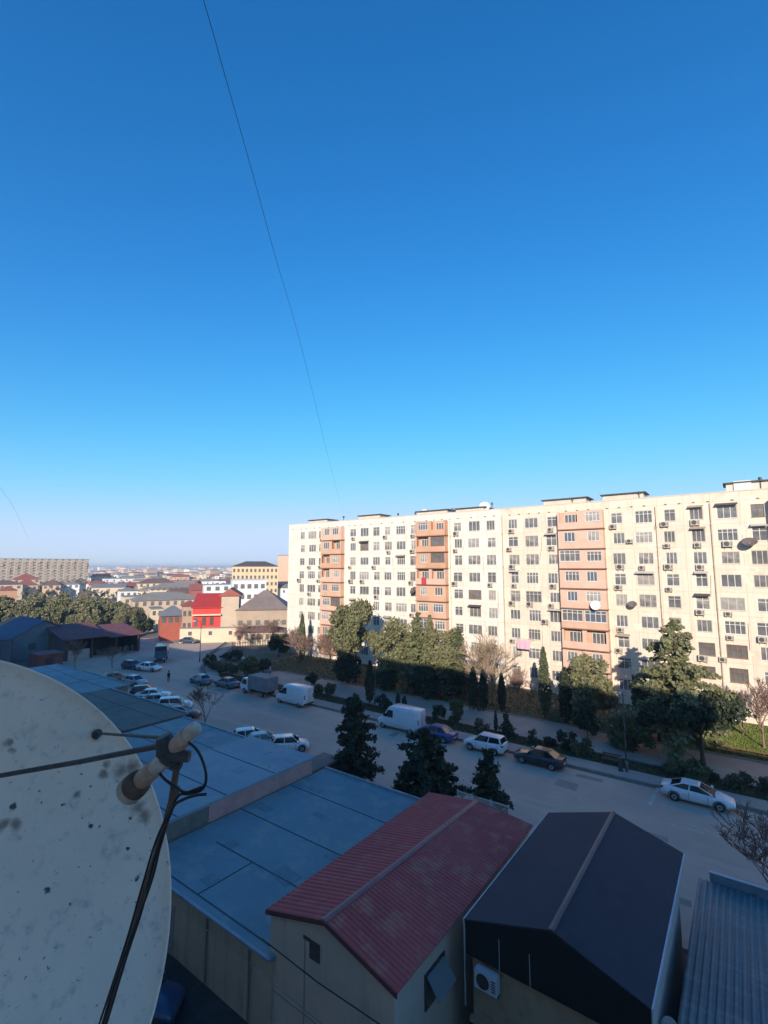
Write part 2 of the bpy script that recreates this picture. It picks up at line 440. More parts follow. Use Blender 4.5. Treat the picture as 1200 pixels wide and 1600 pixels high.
def plant(name, label, cat, meshes, loc, rz=0, sc=(1, 1, 1), group=None):
    t = thing(name, label, cat, loc, rz, group); t.scale = sc
    for me in meshes: link(me.name.split('.')[0], me, t)
    return t

L_olive = leafmat('leaf_olive', (.135, .14, .06), (.205, .19, .09))
L_green = leafmat('leaf_green', (.10, .12, .05), (.16, .16, .07))
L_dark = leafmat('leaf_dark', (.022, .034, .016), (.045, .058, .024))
L_cyp = leafmat('leaf_cypress', (.06, .078, .035), (.10, .11, .05))
L_pine = leafmat('leaf_pine', (.125, .135, .06), (.195, .185, .085))
L_hedge = leafmat('leaf_hedge', (.06, .078, .03), (.10, .11, .042))
L_brown = leafmat('leaf_brown', (.14, .10, .055), (.19, .15, .08))
m_twig = mat('twig', (.27, .165, .125), (.19, .12, .09), 2)
m_twig_pale = mat('pale_twig', (.36, .26, .17), (.26, .19, .12), 2)

def X(px, Y, py=1000): return onY(px, py, Y).x
T = []
def tree(kind, label, px, Y, h, r, leaf, seed, n=3000, size=.24, base=None, trunk_r=.16, name='broadleaf_tree', cat='tree', zb=None, power=.85):
    me = make_tree(kind, seed, h, r, leaf, base, n, size, trunk_r, power=power)
    z = (parkz(Y) if Y > 58.4 else .06) if zb is None else zb
    return plant(name, label, cat, me, (X(px, Y), Y, z), seed * 1.3)
# row of park trees before the long cream block (left to right)
tree('round', 'big rounded olive pine, tallest of the park row, in front of the first orange bay', 556, 60, 12.4, 4.3, L_pine, 118, 9000, .3, 2.6, .22, 'pine_tree')
tree('round', 'bushy olive pine just right of the big rounded pine', 616, 60.5, 10.4, 3.5, L_pine, 12, 6500, .28, 2.2, .2, 'pine_tree')
tree('conifer', 'narrow pointed conifer before the second orange bay', 652, 60, 11.2, 2.7, L_green, 13, 1900, .26, 1.2, .16, 'conifer_tree')
tree('cypress', 'slim grey-green cypress between the pointed conifer and a leafy pine', 672, 61, 10.8, 1.1, L_olive, 14, 2300, .22, None, .12, 'cypress_tree')
tree('round', 'leafy olive tree right of the slim grey-green cypress', 693, 60.5, 9.6, 2.7, L_olive, 15, 4600, .27, 2.0, .16)
tree('conifer', 'thin dark conifer left of the tall brown leafless tree', 716, 61, 9.4, 2.0, L_cyp, 16, 1300, .24, 1.0, .14, 'conifer_tree')
tree('cypress', 'dark low cypress standing by the promenade left of its twin', 738, 57.8, 5.2, .65, L_dark, 17, 1500, .2, None, .1, 'cypress_tree')
tree('cypress', 'dark low cypress by the promenade, right one of the pair under the brown tree', 753, 57.9, 5.0, .6, L_dark, 18, 1400, .2, None, .1, 'cypress_tree')
tree('cypress', 'thin dark cypress stub right of the brown leafless tree', 782, 58.8, 4.6, .5, L_dark, 19, 1100, .2, None, .1, 'cypress_tree')
tree('cypress', 'tall slender cypress left of the third orange bay', 848, 59.5, 8.2, .72, L_cyp, 20, 2000, .2, None, .12, 'cypress_tree')
tree('cypress', 'dark cypress right behind the tall slender cypress', 880, 59, 6.2, .75, L_dark, 21, 1900, .2, None, .12, 'cypress_tree')
tree('round', 'wide olive tree under the third orange bay with shaded lower half', 913, 59.5, 7.8, 2.9, L_olive, 22, 5200, .26, 1.2, .18)
tree('conifer', 'tall ragged cedar in front of the right half of the cream block', 1052, 56.3, 12.7, 4.9, L_pine, 23, 3400, .24, 2.4, .24, 'cedar_tree', power=.62)
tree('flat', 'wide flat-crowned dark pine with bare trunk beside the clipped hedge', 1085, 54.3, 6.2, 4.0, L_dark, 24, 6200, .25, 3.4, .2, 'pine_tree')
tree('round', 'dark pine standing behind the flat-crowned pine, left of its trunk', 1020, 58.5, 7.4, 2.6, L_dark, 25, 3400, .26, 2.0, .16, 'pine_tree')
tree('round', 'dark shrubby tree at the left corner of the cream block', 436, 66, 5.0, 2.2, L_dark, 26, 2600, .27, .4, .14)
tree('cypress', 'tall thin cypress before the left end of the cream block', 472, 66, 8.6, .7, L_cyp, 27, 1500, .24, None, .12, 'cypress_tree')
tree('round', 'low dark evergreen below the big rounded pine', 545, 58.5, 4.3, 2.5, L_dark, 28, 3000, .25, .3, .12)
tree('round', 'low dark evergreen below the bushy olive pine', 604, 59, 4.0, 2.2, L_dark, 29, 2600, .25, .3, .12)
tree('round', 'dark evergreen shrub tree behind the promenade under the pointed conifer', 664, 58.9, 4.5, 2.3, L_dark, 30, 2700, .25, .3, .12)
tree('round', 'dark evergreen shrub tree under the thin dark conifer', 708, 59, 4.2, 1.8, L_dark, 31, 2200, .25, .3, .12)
tree('cypress', 'dark narrow cypress beside the promenade lamp', 578, 52.2, 5.4, .62, L_dark, 32, 1500, .2, None, .1, 'cypress_tree')
# verge and promenade shrubs
def bush(label, px, py, h, r, leaf, seed, n=1100, size=.16, kind='bush', name='shrub', base=None, zz=.06):
    p = gnd(px, py, zz); me = make_tree(kind, seed, h, r, leaf, base, n, size, .05)
    return plant(name, label, 'shrub' if kind != 'cypress' else 'tree', me, p, seed)
bush('rounded dark shrub on the verge behind the second white van', 600, 1108, 1.7, 1.1, L_dark, 41)
bush('twin green shrub, right one behind the first white van', 516, 1086, 1.9, .95, L_hedge, 42)
bush('small green shrub between the first white van and the twin shrub', 497, 1084, 1.2, .8, L_hedge, 43, 700)
bush('dark bush touching the cab side of the first white van', 487, 1070, 1.8, 1.0, L_dark, 44)
bush('tall oval dark shrub beside the blue sedan', 710, 1131, 3.3, 1.1, L_hedge, 45, 2200, .18)
bush('short dark shrub to the left of the tall oval shrub', 685, 1127, 1.7, .9, L_dark, 46)
bush('brown dry shrub on the verge behind the white hatchback', 753, 1141, 1.0, .8, L_brown, 47, 700)
bush('small pointed conifer on the verge right of the dry shrub', 791, 1150, 2.2, 1.25, L_dark, 48, 1300, .16, 'conifer', 'conifer_shrub', .1)
bush('stick-thin young cypress beside the small pointed conifer', 775, 1146, 2.4, .2, L_dark, 49, 450, .12, 'cypress', 'cypress_sapling')
bush('little pointed conifer behind the dark sedan', 832, 1160, 1.3, .7, L_dark, 50, 1000, .14, 'conifer', 'conifer_shrub', .05)
bush('low round shrub between the little conifer and the paired shrubs', 858, 1166, .8, .6, L_dark, 51, 500)
bush('round dark shrub on the verge, left of the paired shrubs by the promenade', 886, 1172, 2.0, .95, L_dark, 52)
bush('round olive shrub on the verge, right of the paired shrubs by the promenade', 911, 1180, 1.5, 1.0, L_hedge, 53)
bush('broad tall dark shrub on the far side of the promenade', 918, 1152, 3.4, 1.5, L_dark, 54, 2400, .2)
bush('large rounded olive shrub at the middle of the promenade edge', 990, 1176, 3.3, 2.2, L_hedge, 55, 3600, .2)
bush('olive shrub behind the large rounded one', 962, 1162, 2.8, 1.5, L_olive, 56, 2200, .2)
bush('clipped yellowish shrub by the promenade below the tall slender cypress', 872, 1128, 1.5, 1.3, L_olive, 57, 1300)
bush('wide low hedge at the foot of the flat-crowned pine', 1075, 1213, 1.15, 1.9, L_hedge, 58, 2600, .15, name='hedge')
bush('small round dark shrub at the right end of the low hedge', 1116, 1222, .7, .35, L_dark, 59, 380, .12)
bush('low wiry shrub on the verge above the white coupe', 1161, 1232, 1.2, .9, L_cyp, 60, 700)
bush('dark wiry shrub at the right picture edge', 1197, 1240, 1.2, .6, L_cyp, 61, 500)
bush('upright sapling shrub on the verge right of the second white van, left one', 622, 1104, 1.6, .3, L_dark, 62, 420, .13, 'cypress', 'cypress_sapling')
bush('upright sapling shrub on the verge, nearest the second white van roof', 632, 1107, 1.5, .3, L_dark, 63, 420, .13, 'cypress', 'cypress_sapling')
# hedge and shrubs at the far bend of the street
for i, (px, py, lab) in enumerate(((327, 1042, 'tall dark end shrub of the kerbside hedge at the bend'), (338, 1047, 'second shrub of the kerbside hedge, next to the tall end shrub'),
        (350, 1049, 'middle shrub of the kerbside hedge at the bend'), (362, 1052, 'last low shrub of the kerbside hedge near the white lamp post'))):
    bush(lab, px, py, 2.2 if i == 0 else 1.3, 1.2 if i == 0 else 1.5, L_hedge if i else L_dark, 70 + i, 900, .2, name='hedge_shrub')
bush('large dark bush behind the grey parked sedan at the bend', 392, 1056, 2.9, 1.9, L_hedge, 75, 1800, .22)
bush('dark bush between the large bush and the box truck', 412, 1050, 2.4, 1.5, L_dark, 76, 1300, .22)
bush('long low dark bush behind the white lamp post', 362, 1032, 1.6, 2.2, L_dark, 77, 1400, .24)
# dark trees on the near kerb, in the shade
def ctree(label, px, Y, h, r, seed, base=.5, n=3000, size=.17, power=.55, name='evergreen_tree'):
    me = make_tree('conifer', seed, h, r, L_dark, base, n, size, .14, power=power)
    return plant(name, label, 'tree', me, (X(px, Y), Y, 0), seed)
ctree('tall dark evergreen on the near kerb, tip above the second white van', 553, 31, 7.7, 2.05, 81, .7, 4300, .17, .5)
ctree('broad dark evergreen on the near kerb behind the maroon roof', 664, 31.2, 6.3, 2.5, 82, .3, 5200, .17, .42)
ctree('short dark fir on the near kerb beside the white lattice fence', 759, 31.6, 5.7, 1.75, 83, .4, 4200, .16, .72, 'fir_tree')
# leafless trees
bt = [bare_tree(91, 7.5, m_twig, .5, 6, .12), bare_tree(92, 8, m_twig, .42, 6, .12), bare_tree(93, 11.5, m_twig_pale, .34, 6, .16, first=.24)]
def bare(label, px, Y, k, sc, rz, zb=None, group=None):
    z = (parkz(Y) if Y > 58.4 else 0) if zb is None else zb
    return plant('leafless_tree', label, 'tree', bt[k], (X(px, Y), Y, z), rz, (sc, sc, sc), group)
bare('tall leafless brown tree between the second orange bay and the seam', 752, 59.5, 2, 1.08, 0)
bare('second tall leafless tree leaning on the tall brown one', 768, 61, 2, .95, 2.2)
bare('reddish leafless tree left of the big rounded pine', 515, 62, 0, 1.05, .4)
bare('reddish leafless tree behind the tall thin cypress', 490, 64, 1, .95, 1.4)
bare('reddish leafless tree beside the left corner of the cream block', 455, 68, 0, .9, 2.6)
bare('leafless shrub-like tree above the promenade right of the tall brown tree', 822, 62, 1, .62, .2)
bare('leafless pinkish tree left of the tall slender cypress', 806, 63, 0, .7, 4.2)
bare('leafless tree at the right picture edge in front of the cream block', 1180, 62, 0, 1.02, 3.2)
bare('leafless tree on the lawn, behind the one at the right edge', 1150, 65, 1, .85, .8)
bare('leafless tree between the cedar and the right picture edge', 1125, 64, 1, .75, 5.2)
bare('thin leafless tree among the garage cars', 326, 33.5, 1, .72, .3, 0)
bare('leafless tree before the dark open shed, left one', 120, 38, 0, .8, 1.9, 0)
bare('leafless tree before the dark open shed, right one', 178, 42, 1, .7, 2.9, 0)
bare('leafless tree before the tan grey-roofed hall, left one', 392, 74, 1, .85, 1.1, 0)
bare('leafless tree before the tan grey-roofed hall, right one', 424, 76, 0, .95, 2.1, 0)
bare('reddish leafless tree behind the first orange bay corner shrubs', 505, 66, 1, .9, 5.4)
bare('reddish leafless tree next to the tall thin cypress, on its left', 464, 65, 0, .8, 5.0)
bare('leafless tree behind the long low bush at the bend', 375, 68, 0, .75, 4.1, 0)
bare('leafless tree between the bend and the dark shrubby tree', 408, 68, 1, .7, .1, 0)
plant('leafless_tree', 'near leafless tree rising beside the teal corrugated roof', 'tree', bare_tree(97, 6.6, m_twig, .6, 6, .10, first=.3), (.7, 31.6, 0), 1.0)

# ================================================================ LONG CREAM APARTMENT BLOCKS
FY = 70.0; NF = 9; FH = 2.7; ZC0 = 2.9; ROOF = 26.9
def paintmat(name, c1, c2, c3, pw=2.85, ph=2.7, z0=1.55):
    """painted concrete panels: each panel its own shade, rain streaks, grime blotches and repair patches"""
    m, n, l, b = nt(name); b.inputs['Roughness'].default_value = .92
    tc = n.new('ShaderNodeTexCoord'); sp = n.new('ShaderNodeSeparateXYZ'); l.new(tc.outputs['Object'], sp.inputs[0])
    ad = n.new('ShaderNodeMath'); ad.inputs[1].default_value = -z0 + 1000 * ph; l.new(sp.outputs[2], ad.inputs[0])
    cb = n.new('ShaderNodeCombineXYZ'); l.new(sp.outputs[0], cb.inputs[0]); l.new(ad.outputs[0], cb.inputs[1])
    t = n.new('ShaderNodeTexBrick'); t.offset = 0; t.inputs['Scale'].default_value = 1; t.inputs['Brick Width'].default_value = pw; t.inputs['Row Height'].default_value = ph
    t.inputs['Mortar Size'].default_value = .03; t.inputs['Color1'].default_value = (*c1, 1); t.inputs['Color2'].default_value = (*c2, 1); t.inputs['Mortar'].default_value = (*[v * .98 for v in c3], 1)
    l.new(cb.outputs[0], t.inputs['Vector']); col = t.outputs['Color']
    def layer(col, c, scale, lo, hi, mx_, stretch, detail=6):
        mp = n.new('ShaderNodeMapping'); mp.inputs['Scale'].default_value = stretch; l.new(tc.outputs['Object'], mp.inputs['Vector'])
        q = n.new('ShaderNodeTexNoise'); q.inputs['Scale'].default_value = scale; q.inputs['Detail'].default_value = detail; q.inputs['Roughness'].default_value = .65; l.new(mp.outputs[0], q.inputs['Vector'])
        r = n.new('ShaderNodeMapRange'); r.inputs[1].default_value = lo; r.inputs[2].default_value = hi; r.inputs[4].default_value = mx_; l.new(q.outputs['Fac'], r.inputs[0])
        x = n.new('ShaderNodeMix'); x.data_type = 'RGBA'; l.new(r.outputs[0], x.inputs[0]); l.new(col, x.inputs[6]); x.inputs[7].default_value = (*c, 1); return x.outputs[2]
    col = layer(col, c3, 1.3, .50, .72, .65, (1.6, 1.6, .12))
    col = layer(col, [v * .72 for v in c3], .32, .55, .75, .5, (1, 1, 1))
    col = layer(col, [min(1, v * 1.12) for v in c1], .55, .58, .62, .6, (1, 1, 1.3), 2)
    l.new(col, b.inputs['Base Color']); return m
m_cream = paintmat('cream_facade', (.77, .665, .555), (.71, .61, .51), (.56, .46, .365))
m_cream2 = paintmat('peach_facade', (.74, .60, .465), (.68, .55, .425), (.53, .415, .315))
m_orange = brickmat('orange_brick', (.53, .285, .175), (.48, .255, .155), (.58, .345, .225), 1.7, .5, .36, .06, noise=(.4, .85, 1.15))
m_orange_p = mat('orange_plaster', (.52, .31, .20), (.60, .39, .27), .7)
m_pinkpl = mat('faded_pink_plaster', (.64, .43, .32), (.57, .36, .26), .8)
m_joint = mat('joint', (.33, .27, .2)); m_white = mat('white_frame', (.66, .64, .60), (.56, .54, .50), .7); m_frame_d = mat('brown_frame', (.20, .115, .065))
m_frame_g = mat('grey_frame', (.5, .46, .4))
def glass(name, c, c2=None, rough=.12): return mat(name, c, c2, 1.3, rough=rough, spec=.6)
m_gl = [glass('glass_dark', (.10, .10, .10), (.15, .145, .14)), glass('glass_grey', (.20, .195, .185), (.12, .12, .115)), glass('glass_pale', (.38, .35, .31), (.25, .235, .21)), glass('glass_blue', (.11, .125, .155)), glass('glass_curtain', (.34, .31, .27), (.12, .115, .11))]
m_rail = mat('dark_metal', (.05, .045, .045), rough=.5); m_pipe = mat('pipe', (.46, .37, .28), (.34, .26, .19), 3)
m_roofdark = mat('roof_felt_dark', (.10, .085, .075), (.06, .055, .05), 1)

def window_mesh(wd, ht, variant, frame, pane):
    """frame with mullions, and the pane behind it; origin at window centre on the facade plane"""
    f = MB(); t = .07; x0, x1, z0, z1 = -wd / 2, wd / 2, -ht / 2, ht / 2; y0, y1 = .05, .12
    f.box(x0, x1, y0, y1, z0, z0 + t); f.box(x0, x1, y0, y1, z1 - t, z1)
    f.box(x0, x0 + t, y0, y1, z0 + t, z1 - t); f.box(x1 - t, x1, y0, y1, z0 + t, z1 - t)
    n = {1: 2, 2: 3, 3: 4}[variant]
    for i in range(1, n):
        x = x0 + wd * i / n; f.box(x - .035, x + .035, y0 + .004, y1, z0 + t, z1 - t)
    if variant != 2:
        zt = z1 - ht * .28; f.box(x0 + t, x1 - t, y0 + .007, y1, zt - .03, zt + .03)
    f.box(x0 - .04, x1 + .04, -.07, .05, z0 - .05, z0 - .003)   # sill
    p = MB().quad([(x0 + .02, .10, z0 + .02), (x1 - .02, .10, z0 + .02), (x1 - .02, .10, z1 - .02), (x0 + .02, .10, z1 - .02)])
    return f.mesh('window', frame), p.mesh('pane', pane)
WM = {}
def wmesh(wd, ht, variant, fi, pi):
    k = (wd, ht, variant, fi, pi)
    if k not in WM: WM[k] = window_mesh(wd, ht, variant, [m_white, m_frame_d, m_frame_g][fi], m_gl[pi])
    return WM[k]
def add_window(parent, loc, wd, ht, variant, fi, pi, name='window'):
    a, p = wmesh(wd, ht, variant, fi, pi)
    o = link(name, a, parent); o.location = loc
    c = link('pane', p, o); return o
def wall_grid(b, x0, x1, z0, z1, y, holes, mi=0, depth=.13):
    xs = sorted({x0, x1, *[h[0] for h in holes], *[h[1] for h in holes]}); zs = sorted({z0, z1, *[h[2] for h in holes], *[h[3] for h in holes]})
    for zi in range(len(zs) - 1):
        zc = (zs[zi] + zs[zi + 1]) / 2
        run = None
        for xi in range(len(xs) - 1):
            xc = (xs[xi] + xs[xi + 1]) / 2
            solid = not any(h[0] < xc < h[1] and h[2] < zc < h[3] for h in holes)
            if solid and run is None: run = xs[xi]
            if run is not None and (not solid or xi == len(xs) - 2):
                e = xs[xi] if not solid else xs[xi + 1]
                b.quad([(run, y, zs[zi]), (e, y, zs[zi]), (e, y, zs[zi + 1]), (run, y, zs[zi + 1])], mi); run = None
    for h in holes:
        a, c, d, e = h; Y = y + depth
        b.quad([(a, y, d), (a, Y, d), (a, Y, e), (a, y, e)], mi); b.quad([(c, Y, d), (c, y, d), (c, y, e), (c, Y, e)], mi)
        b.quad([(a, y, e), (a, Y, e), (c, Y, e), (c, y, e)], mi); b.quad([(a, Y, d), (a, y, d), (c, y, d), (c, Y, d)], mi)
ORD = ['ground', 'first', 'second', 'third', 'fourth', 'fifth', 'sixth', 'seventh', 'eighth']
FAC = []          # (x, floor, label of column) for the air conditioners
def block(label, xa, xb, cols, bays, mw, seed, beyond=None):
    q = random.Random(seed)
    root = thing('apartment_block', label, 'building', ((xa + xb) / 2, FY, 0)); ox = (xa + xb) / 2
    holes = []; wins = []
    for (x, kind) in cols:
        wd = 2.0 if kind == 'w' else 1.4
        for k in range(NF):
            z = ZC0 + FH * k
            u = q.random(); w2 = round(wd * (1 if u < .55 else q.choice((.88, 1.1, 1.18))), 2); h2 = q.choice((1.5, 1.5, 1.5, 1.42, 1.62)); xo = q.choice((0, 0, 0, -.08, .1))
            holes.append((x + xo - ox - w2 / 2, x + xo - ox + w2 / 2, z - h2 / 2, z + h2 / 2)); wins.append((x + xo, k, z, w2, kind, h2))
    b = MB(); wall_grid(b, xa - ox, xb - ox, -.3, ROOF, 0, holes)
    d = 12.0; A, Bx = xa - ox, xb - ox
    b.quad([(A, d, -.3), (A, 0, -.3), (A, 0, ROOF), (A, d, ROOF)]); b.quad([(Bx, 0, -.3), (Bx, d, -.3), (Bx, d, ROOF), (Bx, 0, ROOF)])
    b.quad([(Bx, d, -.3), (A, d, -.3), (A, d, ROOF), (Bx, d, ROOF)])
    b.build('wall', mw, root)
    rf = MB(); rf.box(A, Bx, .35, d - .35, ROOF - .5, ROOF - .3)
    rf.box(A - .02, Bx + .02, -.05, .32, ROOF, ROOF + .12); rf.box(A - .02, Bx + .02, d - .32, d + .05, ROOF, ROOF + .12)
    rf.box(A - .02, A + .3, .33, d - .33, ROOF, ROOF + .12); rf.box(Bx - .3, Bx + .02, .33, d - .33, ROOF, ROOF + .12)
    rf.build('roof', mat('parapet_cap', (.60, .52, .42), (.5, .43, .35), 1), root)
    # panel joints
    jb = MB()
    for k in range(1, NF + 1):
        z = ZC0 + FH * k - 1.35
        segs = []; cur = A
        for (l, r_) in sorted([(u - ox, v - ox) for u, v in bays]):
            if l > cur: segs.append((cur, l))
            cur = max(cur, r_)
        if cur < Bx: segs.append((cur, Bx))
        for l, r_ in segs: jb.box(l + .02, r_ - .02, -.012, .01, z - .02, z + .02)
    jb.build('panel_joint', mat('panel_joint_fill', (.58, .48, .375)), root)
    vm_ = MB().box(-.16, .16, -.02, .01, -.09, .09).mesh('attic_vent', mat('attic_hole', (.22, .16, .11)))
    xv = A + 1.2
    while xv < min(Bx, 8 - ox) - 1:
        o = link('attic_vent', vm_, root); o.location = (xv, 0, ROOF - 1.0); xv += q.choice((1.5, 1.5, 2.4))
    sd = MB()
    for (x, k, z, wd, kind, ht) in wins:
        v = {'w': q.choice((3, 2, 2)), 'n': q.choice((1, 2, 2, 1))}[kind]
        pi = q.choice((0, 0, 1, 1, 1, 1, 2, 4, 4)); fi = q.choice((0, 0, 0, 2, 2))
        if q.random() < .06: fi, pi = q.choice(((1, 1), (1, 0), (2, 2)))
        if x > -6 and k in (1, 2) and x < 1: fi, pi = 1, 0
        hidden = k == 0 or (beyond is not None and x > beyond)
        if hidden:
            a, p = wmesh(wd, ht, v, fi, pi)
            for me in (a, p):
                o = len(sd.v); sd.v += [(t.co.x + x - ox, t.co.y, t.co.z + z) for t in me.vertices]
                sd.f += [tuple(i + o for i in f.vertices) for f in me.polygons]; sd.m += [0 if me is a else 1] * len(me.polygons)
        else:
            add_window(root, (x - ox, 0, z), wd, ht, v, fi, pi)
            if q.random() < .07:
                cm_ = MB(); cm_.hexa([(-wd / 2 - .1, -.6, .02), (wd / 2 + .1, -.6, .02), (wd / 2 + .1, -.003, .28), (-wd / 2 - .1, -.003, .28), (-wd / 2 - .1, -.6, .05), (wd / 2 + .1, -.6, .05), (wd / 2 + .1, -.003, .32), (-wd / 2 - .1, -.003, .32)])
                o = cm_.build('window_canopy', q.choice((m_rail, m_pipe, m_frame_g)), root); o.location = (x - ox, 0, z + ht / 2 + .05)
            if q.random() < .13:
                x2 = wd / 2 + q.uniform(.2, .5); L_ = q.uniform(1.6, 4.2); cm_ = MB(); cm_.tube([(x2, -.03, .6), (x2 + q.uniform(-.1, .1), -.03, .6 - L_ * .5), (x2 + q.uniform(-.35, .35), -.03, .6 - L_)], .022, 4)
                o = cm_.build('facade_cable', m_rail, root); o.location = (x - ox, 0, z)
    if sd.v:
        struct(sd.build('screened_window', [m_white, m_gl[1]], root), 'stuff')
    # orange loggia bays: one balcony per floor
    for bi, (u, v) in enumerate(bays):
        for k in range(NF):
            balcony(root, (u + v) / 2 - ox, v - u, ZC0 + FH * k, k, q)
    return root
def balcony(root, cx, wd, zc, k, q):
    P = 1.05; x0, x1 = cx - wd / 2, cx + wd / 2; zf = zc - 1.3; zt = zf + 2.62
    style = q.random(); mo = m_pinkpl if q.random() < .3 else (m_orange if q.random() < .75 else m_orange_p)
    b = MB()
    b.box(x0 - .05, x1 + .05, -P - .05, -.002, zf - .08, zf + .06, 1)                 # slab
    ph = .98
    b.box(x0, x1, -P, -P + .12, zf + .062, zf + ph, 0)                               # parapet
    b.box(x0, x0 + .12, -P + .122, -.002, zf + .062, zf + 2.5, 0); b.box(x1 - .12, x1, -P + .122, -.002, zf + .062, zf + 2.5, 0)
    b.box(cx - .09, cx + .09, -P + .122, -.002, zf + .062, zf + 2.5, 0)              # dividing wall
    b.quad([(x0 + .12, -.02, zf + .06), (x1 - .12, -.02, zf + .06), (x1 - .12, -.02, zf + 2.52), (x0 + .12, -.02, zf + 2.52)], 2)
    o_list = []
    half = wd / 2
    for s in (0, 1):
        l = x0 if s == 0 else cx; r_ = cx if s == 0 else x1; c = (l + r_) / 2
        u = q.random(); z0, z1 = zf + ph + .002, zf + 2.5
        if u < .52:                 # walled in with a window
            ww = q.choice((1.35, 1.5, 1.9)); c += q.uniform(-.25, .25)
            b.box(l, c - ww / 2, -P, -P + .12, z0, z1, 0); b.box(c + ww / 2, r_, -P, -P + .12, z0, z1, 0)
            b.box(c - ww / 2, c + ww / 2, -P, -P + .12, z1 - .2, z1, 0)
            o_list.append((c, -P, (z0 + z1 - .2) / 2, ww, z1 - .2 - z0, 0, q.choice((0, 1, 2, 3))))
        elif u < .66:               # glazed across
            ww = half - .24
            b.box(l, l + .12, -P, -P + .12, z0, z1, 0); b.box(r_ - .12, r_, -P, -P + .12, z0, z1, 0)
            o_list.append((c, -P, (z0 + z1) / 2, ww, z1 - z0, q.choice((0, 0, 1)), q.choice((0, 3, 1))))
        else:                       # open, window at the back
            b.box(l, l + .3, -P, -P + .12, z0, z1, 0); b.box(r_ - .3, r_, -P, -P + .12, z0, z1, 0)
            o_list.append((c, -.16, zf + 1.45, 1.5, 1.5, 0, 0))
    o = b.build('balcony', [mo, mat('slab_edge', (.24, .13, .075)), m_orange_p], root)
    for (c, y, z, ww, hh, fi, pi) in o_list:
        a, p = wmesh(round(ww, 2), round(hh, 2), 3 if ww > 1.6 else 2, fi, pi)
        # frame and pane joined: the sub-part level is already used by the window
        m = MB()
        for me, mi in ((a, 0), (p, 1)):
            kk = len(m.v); m.v += [(t.co.x, t.co.y, t.co.z) for t in me.vertices]; m.f += [tuple(i + kk for i in f.vertices) for f in me.polygons]; m.m += [mi] * len(me.polygons)
        key = ('bw', round(ww, 2), round(hh, 2), fi, pi)
        if key not in WM: WM[key] = m.mesh('window', [[m_white, m_frame_d, m_frame_g][fi], m_gl[pi]])
        wo = link('window', WM[key], o); wo.location = (c, y, z)
colsA = [(-73.0, 'n'), (-70.2, 'w'), (-67.7, 'n'), (-59.3, 'n'), (-56.5, 'w'), (-53.7, 'n'), (-51.1, 'n'), (-48.2, 'w'), (-45.5, 'n'), (-37.0, 'n'), (-34.1, 'w'), (-31.2, 'n')]
baysA = [(-66.7, -61.4), (-44.5, -38.75)]
colsB = [(-27.6, 'n'), (-24.75, 'w'), (-21.8, 'n'), (-13.05, 'n'), (-10.0, 'w'), (-7.05, 'n'), (-4.05, 'n'), (-1.15, 'w'), (1.75, 'n'), (11.0, 'n'), (13.8, 'w'), (16.6, 'n')]
baysB = [(-20.6, -14.65), (3.0, 8.9)]
block('long cream nine-storey apartment block, left section with two orange loggia bays', -77.1, -29.31, colsA, baysA, m_cream, 5)
block('long peach-cream nine-storey apartment block, right section past the vertical seam', -29.25, 24.0, colsB, baysB, m_cream2, 6, beyond=4.0)
# seam cover and drain pipes (fixed to the blocks)
for i, (x, lab) in enumerate(((-29.28, 'dark vertical pipe over the seam of the two cream sections'), (-38.3, 'thin drain pipe right of the second orange bay'), (-8.5, 'thin drain pipe right of the wide window column past the third orange bay'), (-2.7, 'thin drain pipe before the brown windows of the right section'), (-20.85, 'dark drain pipe at the left edge of the third orange bay'))):
    t = MB(); t.tube([(0, -.14, .6), (0, -.14, ROOF - 1.2)], .045, 6)
    for k in range(5): t.box(-.09, .09, -.16, -.002, 3 + 5 * k, 3.08 + 5 * k)
    o = t.build('drain_pipe', m_pipe if i not in (4,) else mat('rust_pipe', (.12, .06, .035))); o.location = (x, FY, 0); tag(o, lab, 'pipe', 'drain pipes on the cream blocks')

# air conditioners, at the places seen in the photograph
m_ac = mat('ac_casing', (.50, .45, .38), (.40, .36, .30), 2); m_acf = mat('ac_fan', (.06, .055, .05), rough=.5)
def ac_proto(name, label, loc, rz=0, group=None, s=1.0):
    t = thing(name, label, 'air conditioner', loc, rz, group)
    b = MB(); b.box(-.42, .42, -.42, -.10, 0, .6); b.build('casing', m_ac, t)
    f = MB(); f.lathe([(.0, -.424), (.24, -.424), (.25, -.43), (.0, -.432)], 14, axis='y', o=(-.1, 0, .3))
    for k in range(5): f.box(.22, .38, -.427, -.419, .12 + .08 * k, .16 + .08 * k)
    f.build('fan_grille', m_acf, t)
    br = MB()
    for x in (-.3, .3): br.box(x - .02, x + .02, -.4, 0, -.05, -.005); br.box(x - .02, x + .02, -.04, 0, -.3, -.05)
    br.build('bracket', m_rail, t)
    return t
z4 = [(497, 240), (583, 300), (538, 415), (620, 408), (530, 507), (545, 690), (535, 780), (718, 230), (738, 323), (752, 415), (760, 512), (880, 228), (888, 318), (893, 415), (870, 615), (1005, 608), (1025, 305), (1035, 728), (905, 825), (1000, 830), (1175, 740), (55, 260), (45, 335), (55, 410), (62, 490), (45, 572), (230, 250), (235, 330), (240, 497), (215, 582), (205, 663), (45, 735), (138, 570)]
z3 = [(170, 388), (160, 515), (225, 400), (215, 465), (113, 448), (370, 403), (380, 470), (390, 265), (235, 270), (555, 255), (500, 403), (510, 525), (570, 325), (430, 468), (695, 250), (695, 328), (677, 480), (683, 635), (910, 240), (910, 320), (893, 455), (1090, 490)]
acs = [(780 + a / 2.857, 740 + c / 2.857) for a, c in z4] + [(430 + a / 3.243, 760 + c / 3.243) for a, c in z3]
ALLC = [(x, 'A') for x, _ in colsA] + [(x, 'B') for x, _ in colsB]
